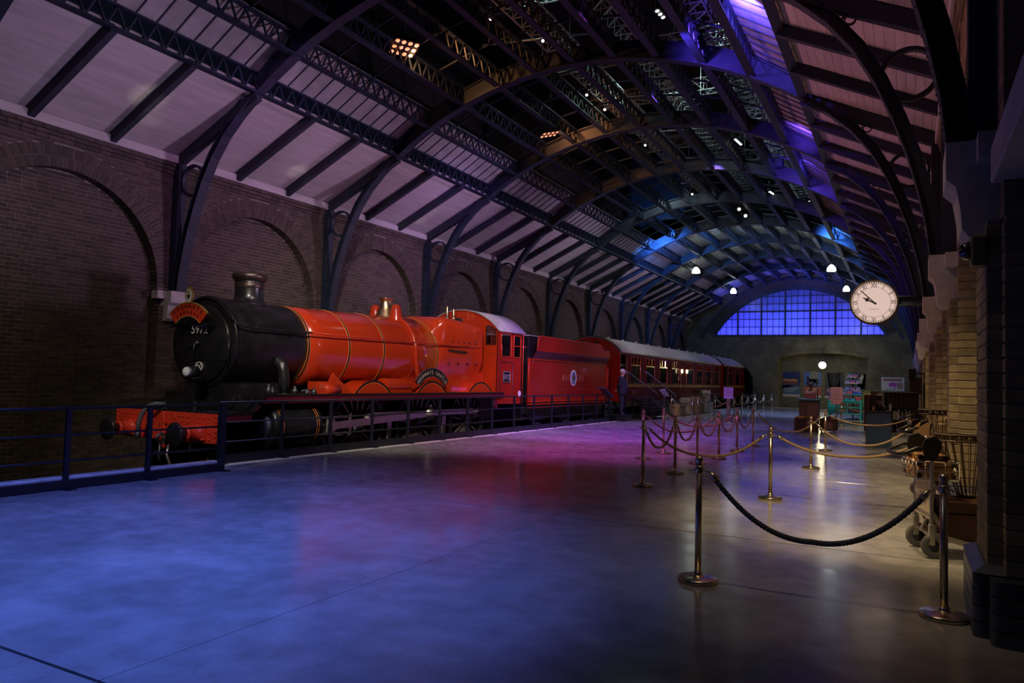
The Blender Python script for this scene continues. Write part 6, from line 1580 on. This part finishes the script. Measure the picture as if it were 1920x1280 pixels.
t = thing('plush_animal',(-.68,22.4,.98),'dark grey plush animal lying on the blue cabinet','toy'); GF = M('dark plush',(.05,.05,.05),.95,bump=(90,1)); m = MB(); m.ball((-.68,22.42,1.055),.08,14,10,(1.35,1,.95)); m.build('body',GF,t); m = MB(); m.ball((-.57,22.36,1.02),.048,12,8); m.build('head',GF,t)
for i,(x,l) in enumerate(((-.62,'first leaning white booklet on the blue cabinet'),(-.575,'second leaning white booklet on the blue cabinet'),(-.53,'third leaning white booklet on the blue cabinet'))):
    m = MB(Matrix.Translation((x,22.55,.977)) @ Matrix.Rotation(-.42,4,'Y')); m.bev(-.009,.009,-.1,.1,.005,.30,.002); t = thing('booklet',(x,22.55,.977),l,'book','leaning booklets on the blue cabinet'); m.build('cover',M('booklet cover',(.45,.45,.42),.5),t); m2 = MB(Matrix.Translation((x,22.55,.977)) @ Matrix.Rotation(-.42,4,'Y')); m2.box(-.006,.006,-.102,-.098,.01,.295); m2.build('pages',WHITEP,t)
for i,(x,y,h,c,l) in enumerate(((-.43,22.3,.24,(.62,.62,.55),'tall white bottle at the right end of the blue cabinet'),(-.83,22.22,.15,(.55,.28,.18),'small salmon bottle at the front of the blue cabinet'))):
    t = thing('bottle',(x,y,.976),l,'bottle'); z = .976; MB().lathe([(.03,z),(.032,z+.01),(.032,z+h*.65),(.014,z+h*.8),(.013,z+h*.9)],(x,y,0),'z',14).build('body',M('bottle %d'%i,c,.3),t); MB().lathe([(.016,z+h*.9),(.016,z+h)],(x,y,0),'z',12).build('cap',BLACKP,t)
# bookcase
t = thing('bookcase',(-.2,30.6,0),'dark wooden bookcase with a tall back against the right wall','bookcase')
for x in (-.78,.30): m = MB(); m.bev(x-.02,x+.02,30.25,30.62,0,.92,.004); m.build('side_panel',WOODD,t)
for z in (.06,.42,.90): m = MB(); m.bev(-.78,.30,30.25,30.62,z,z+.035,.004); m.build('shelf',WOODD,t)
for k in range(8): x = -.80+.14*k; m = MB(); m.bev(x,x+.135,30.6,30.63,.0,1.42,.004); m.build('back_board',WOODD,t)
m = MB(); m.bev(.02,.42,30.60,30.66,1.4,2.0,.005); m.build('high_panel',WOODD,t)
m = MB(); m.bev(-.80,.32,30.22,30.64,1.42,1.46,.004); m.build('cornice',WOODD,t)
ORD2 = ordn+['twelfth','thirteenth','fourteenth','fifteenth','sixteenth','seventeenth','eighteenth','nineteenth','twentieth']; random.seed(21); x = -.70; i = 0
while x < .22:
    w = random.uniform(.035,.06); h = random.uniform(.26,.38); gap = random.choice((0,0,.03,.07)); c = random.choice(((.5,.48,.42),(.38,.36,.32),(.2,.18,.15),(.55,.52,.48)))
    t = thing('book',(x,30.3,.455),'%s %s book from the left on the middle shelf of the bookcase'%(ORD2[i],('pale','grey','brown','white')[((.5,.48,.42),(.38,.36,.32),(.2,.18,.15),(.55,.52,.48)).index(c)]),'book','books in the dark bookcase')
    MB().bev(x,x+w,30.28,30.5,.457,.457+h,.004).build('cover',M('book %.2f'%c[0],c,.6),t); MB().box(x+.005,x+w-.005,30.3,30.495,.46,.457+h+.001).build('pages',CREAM,t); x += w+gap+.004; i += 1
t = thing('side_shelf',(-.95,30.5,0),'low tan wooden shelf unit left of the dark bookcase','shelf'); m = MB(); m.bev(-1.45,-.85,30.3,30.6,1.30,1.35,.006); m.build('top',TANL,t); m = MB(); m.bev(-1.45,-1.40,30.3,30.6,0,1.30,.006); m.build('side',WOODR,t); m = MB(); m.bev(-.90,-.85,30.3,30.6,0,1.30,.006); m.build('side',WOODR,t); m = MB(); m.box(-1.4,-.9,30.56,30.6,.1,1.3); m.build('back',WOODD,t)
for i,x in enumerate((-1.2,-1.0)): t = thing('ornament',(x,30.45,1.35),'%s small dark ornament on the tan shelf unit'%('left','right')[i],'ornament'); MB().lathe([(.05,1.352),(.05,1.37),(.02,1.39),(.045,1.43),(.05,1.46),(.02,1.5),(.001,1.51)],(x,30.45,0),'z',14).build('body',WOODD,t)

# ================================================================== the man beside the tender
SUIT = M('dark navy suit cloth',(.022,.024,.05),.8,bump=(120,.3)); SKIN = M('skin',(.62,.36,.29),.5); HAIR = M('white hair',(.72,.68,.66),.7,bump=(140,.6)); SHOE = M('black shoe leather',(.01,.01,.012),.3)
PB = Vector((-10.12,28.22,.25)); PR = Matrix.Translation(PB) @ Matrix.Rotation(rad(26),4,'Z')
man = thing('person',tuple(PB),'white haired person in a dark suit standing hands behind back on the step box','person')
def skin(name, V, E, Rr, mat, parent, sub=2):
    me = bpy.data.meshes.new(name); me.from_pydata([tuple(PR @ Vector(v)) for v in V], E, []); o = bpy.data.objects.new(name, me); COL.objects.link(o)
    md = o.modifiers.new('s','SKIN'); md.use_smooth_shade = True; md.branch_smoothing = .5
    for i,r in enumerate(Rr):
        s = me.skin_vertices[0].data[i]; s.radius = (r,r) if not isinstance(r,tuple) else r; s.use_root = (i == 0)
    sb_ = o.modifiers.new('b','SUBSURF'); sb_.levels = sub; sb_.render_levels = sub
    bpy.context.view_layer.update(); m2 = bpy.data.meshes.new_from_object(o.evaluated_get(bpy.context.evaluated_depsgraph_get()))
    o.modifiers.clear(); o.data = m2; m2.materials.clear()
    for x in (mat if isinstance(mat,(list,tuple)) else [mat]): m2.materials.append(x)
    for p in m2.polygons: p.use_smooth = True
    if parent: o.parent = parent; o.location = -PB
    ORG[o.name] = tuple(PB); return o
# one continuous figure: legs, trunk, neck, head, arms folded behind the back (x forward, y left)
V = [(0,0,.98),(0,0,1.14),(.0,0,1.30),(-.01,0,1.44),(.02,0,1.53),(.05,0,1.60),(.06,0,1.68),(.065,0,1.75),
     (0,.09,.90),(.01,.10,.52),(-.01,.10,.10),(.08,.11,.035),(0,-.09,.90),(.01,-.10,.52),(-.01,-.10,.10),(.08,-.11,.035),
     (-.01,.20,1.42),(-.10,.235,1.16),(-.17,.06,1.00),(-.01,-.20,1.42),(-.10,-.235,1.16),(-.17,-.06,1.00)]
E = [(0,1),(1,2),(2,3),(3,4),(4,5),(5,6),(6,7),(0,8),(8,9),(9,10),(10,11),(0,12),(12,13),(13,14),(14,15),(3,16),(16,17),(17,18),(3,19),(19,20),(20,21)]
Rr = [.155,.165,.17,.135,.062,.075,.095,.07,.125,.098,.078,.05,.125,.098,.078,.05,.075,.055,.04,.075,.055,.04]
bd = skin('body',V,E,Rr,[SUIT,SKIN],man)
for p in bd.data.polygons:
    c = PR.inverted() @ Vector(p.center); p.material_index = 1 if c.z > 1.525 else 0
m = MB(PR)
def sec(z,a,b,cx): return [(cx+a*cos(2*pi*k/24), b*sin(2*pi*k/24), z) for k in range(24)]
m.loft([sec(.80,.185,.225,.02),sec(.88,.19,.225,.03),sec(1.02,.20,.225,.04),sec(1.16,.195,.22,.035),sec(1.30,.175,.225,.02),sec(1.42,.135,.22,.0),sec(1.49,.10,.15,.0),sec(1.525,.075,.085,.015)]); jk = m.build('jacket',SUIT,man)
m = MB(PR); m.bar((.225,-.012,1.30),(.19,-.0,.82),.012,.02); m.bar((.0,-.232,.98),(.12,-.215,.98),.01,.03); m.build('jacket_edge',SUIT,jk)
m = MB(PR); m.loft([sec(1.50,.07,.08,.02),sec(1.54,.068,.072,.03)],caps=False); m.build('collar',WHITEP,man)
m = MB(PR); m.prism([(.20,1.38),(.205,1.10),(.215,1.10),(.21,1.38)],'xz',-.025,.025); m.build('tie',M('red tie',(.25,.02,.02),.6),man)
m = MB(PR); c = (.045,0,1.70)
m.ball((c[0]-.012,0,1.715),.108,18,12,(1,.86,1.0)); hr_ = m.build('hair',HAIR,man)
m = MB(PR); m.ball((.075,0,1.685),.088,16,12,(1,.86,1.18)); fc = m.build('face',SKIN,man)
m = MB(PR); m.ball((.165,0,1.675),.018,8,6,(1.1,.8,1.5)); m.build('nose',SKIN,fc)
m = MB(PR)
for s in (1,-1): m.ball((.055,s*.088,1.68),.03,8,6,(.6,.35,1))
m.build('ears',SKIN,fc,'stuff')
m = MB(PR)
for s in (1,-1): m.ball((.147,s*.03,1.70),.009,6,5); 
m.bar((.152,-.022,1.635),(.152,.022,1.635),.006,.006); m.build('eyes_and_mouth',M('dark features',(.08,.03,.03),.5),fc,'stuff')
for s in (1,-1):
    hv = [(-.18,s*.05,.985),(-.205,s*.01,.955),(-.215,-s*.02,.93)]; he = [(0,1),(1,2)]; hr2 = [.030,.034,.026]
    for k in range(4):
        b = len(hv); z = .955-.018*k; hv += [(-.225,-s*.03,z),(-.235,-s*.065,z-.008),(-.225,-s*.095+.01*abs(k-1)*s,z-.016)]; he += [(2,b),(b,b+1),(b+1,b+2)]; hr2 += [.0095,.009,.007]
    b = len(hv); hv += [(-.22,s*.02,.985),(-.235,-s*.01,.995)]; he += [(1,b),(b,b+1)]; hr2 += [.011,.009]
    skin('hand',hv,he,hr2,SKIN,man,1)
    m = MB(PR); m.loft([[(x-.02,s*.105+y,z) for x,y,z in q] for q in ([(-.09,-.04,0),(.17,-.05,0),(.20,0,0),(.17,.05,0),(-.09,.04,0)],[(-.09,-.04,.05),(.15,-.048,.04),(.18,0,.035),(.15,.048,.04),(-.09,.04,.05)],[(-.07,-.03,.10),(.03,-.03,.09),(.05,0,.09),(.03,.03,.09),(-.07,.03,.10)])]); m.build('shoe',SHOE,man)
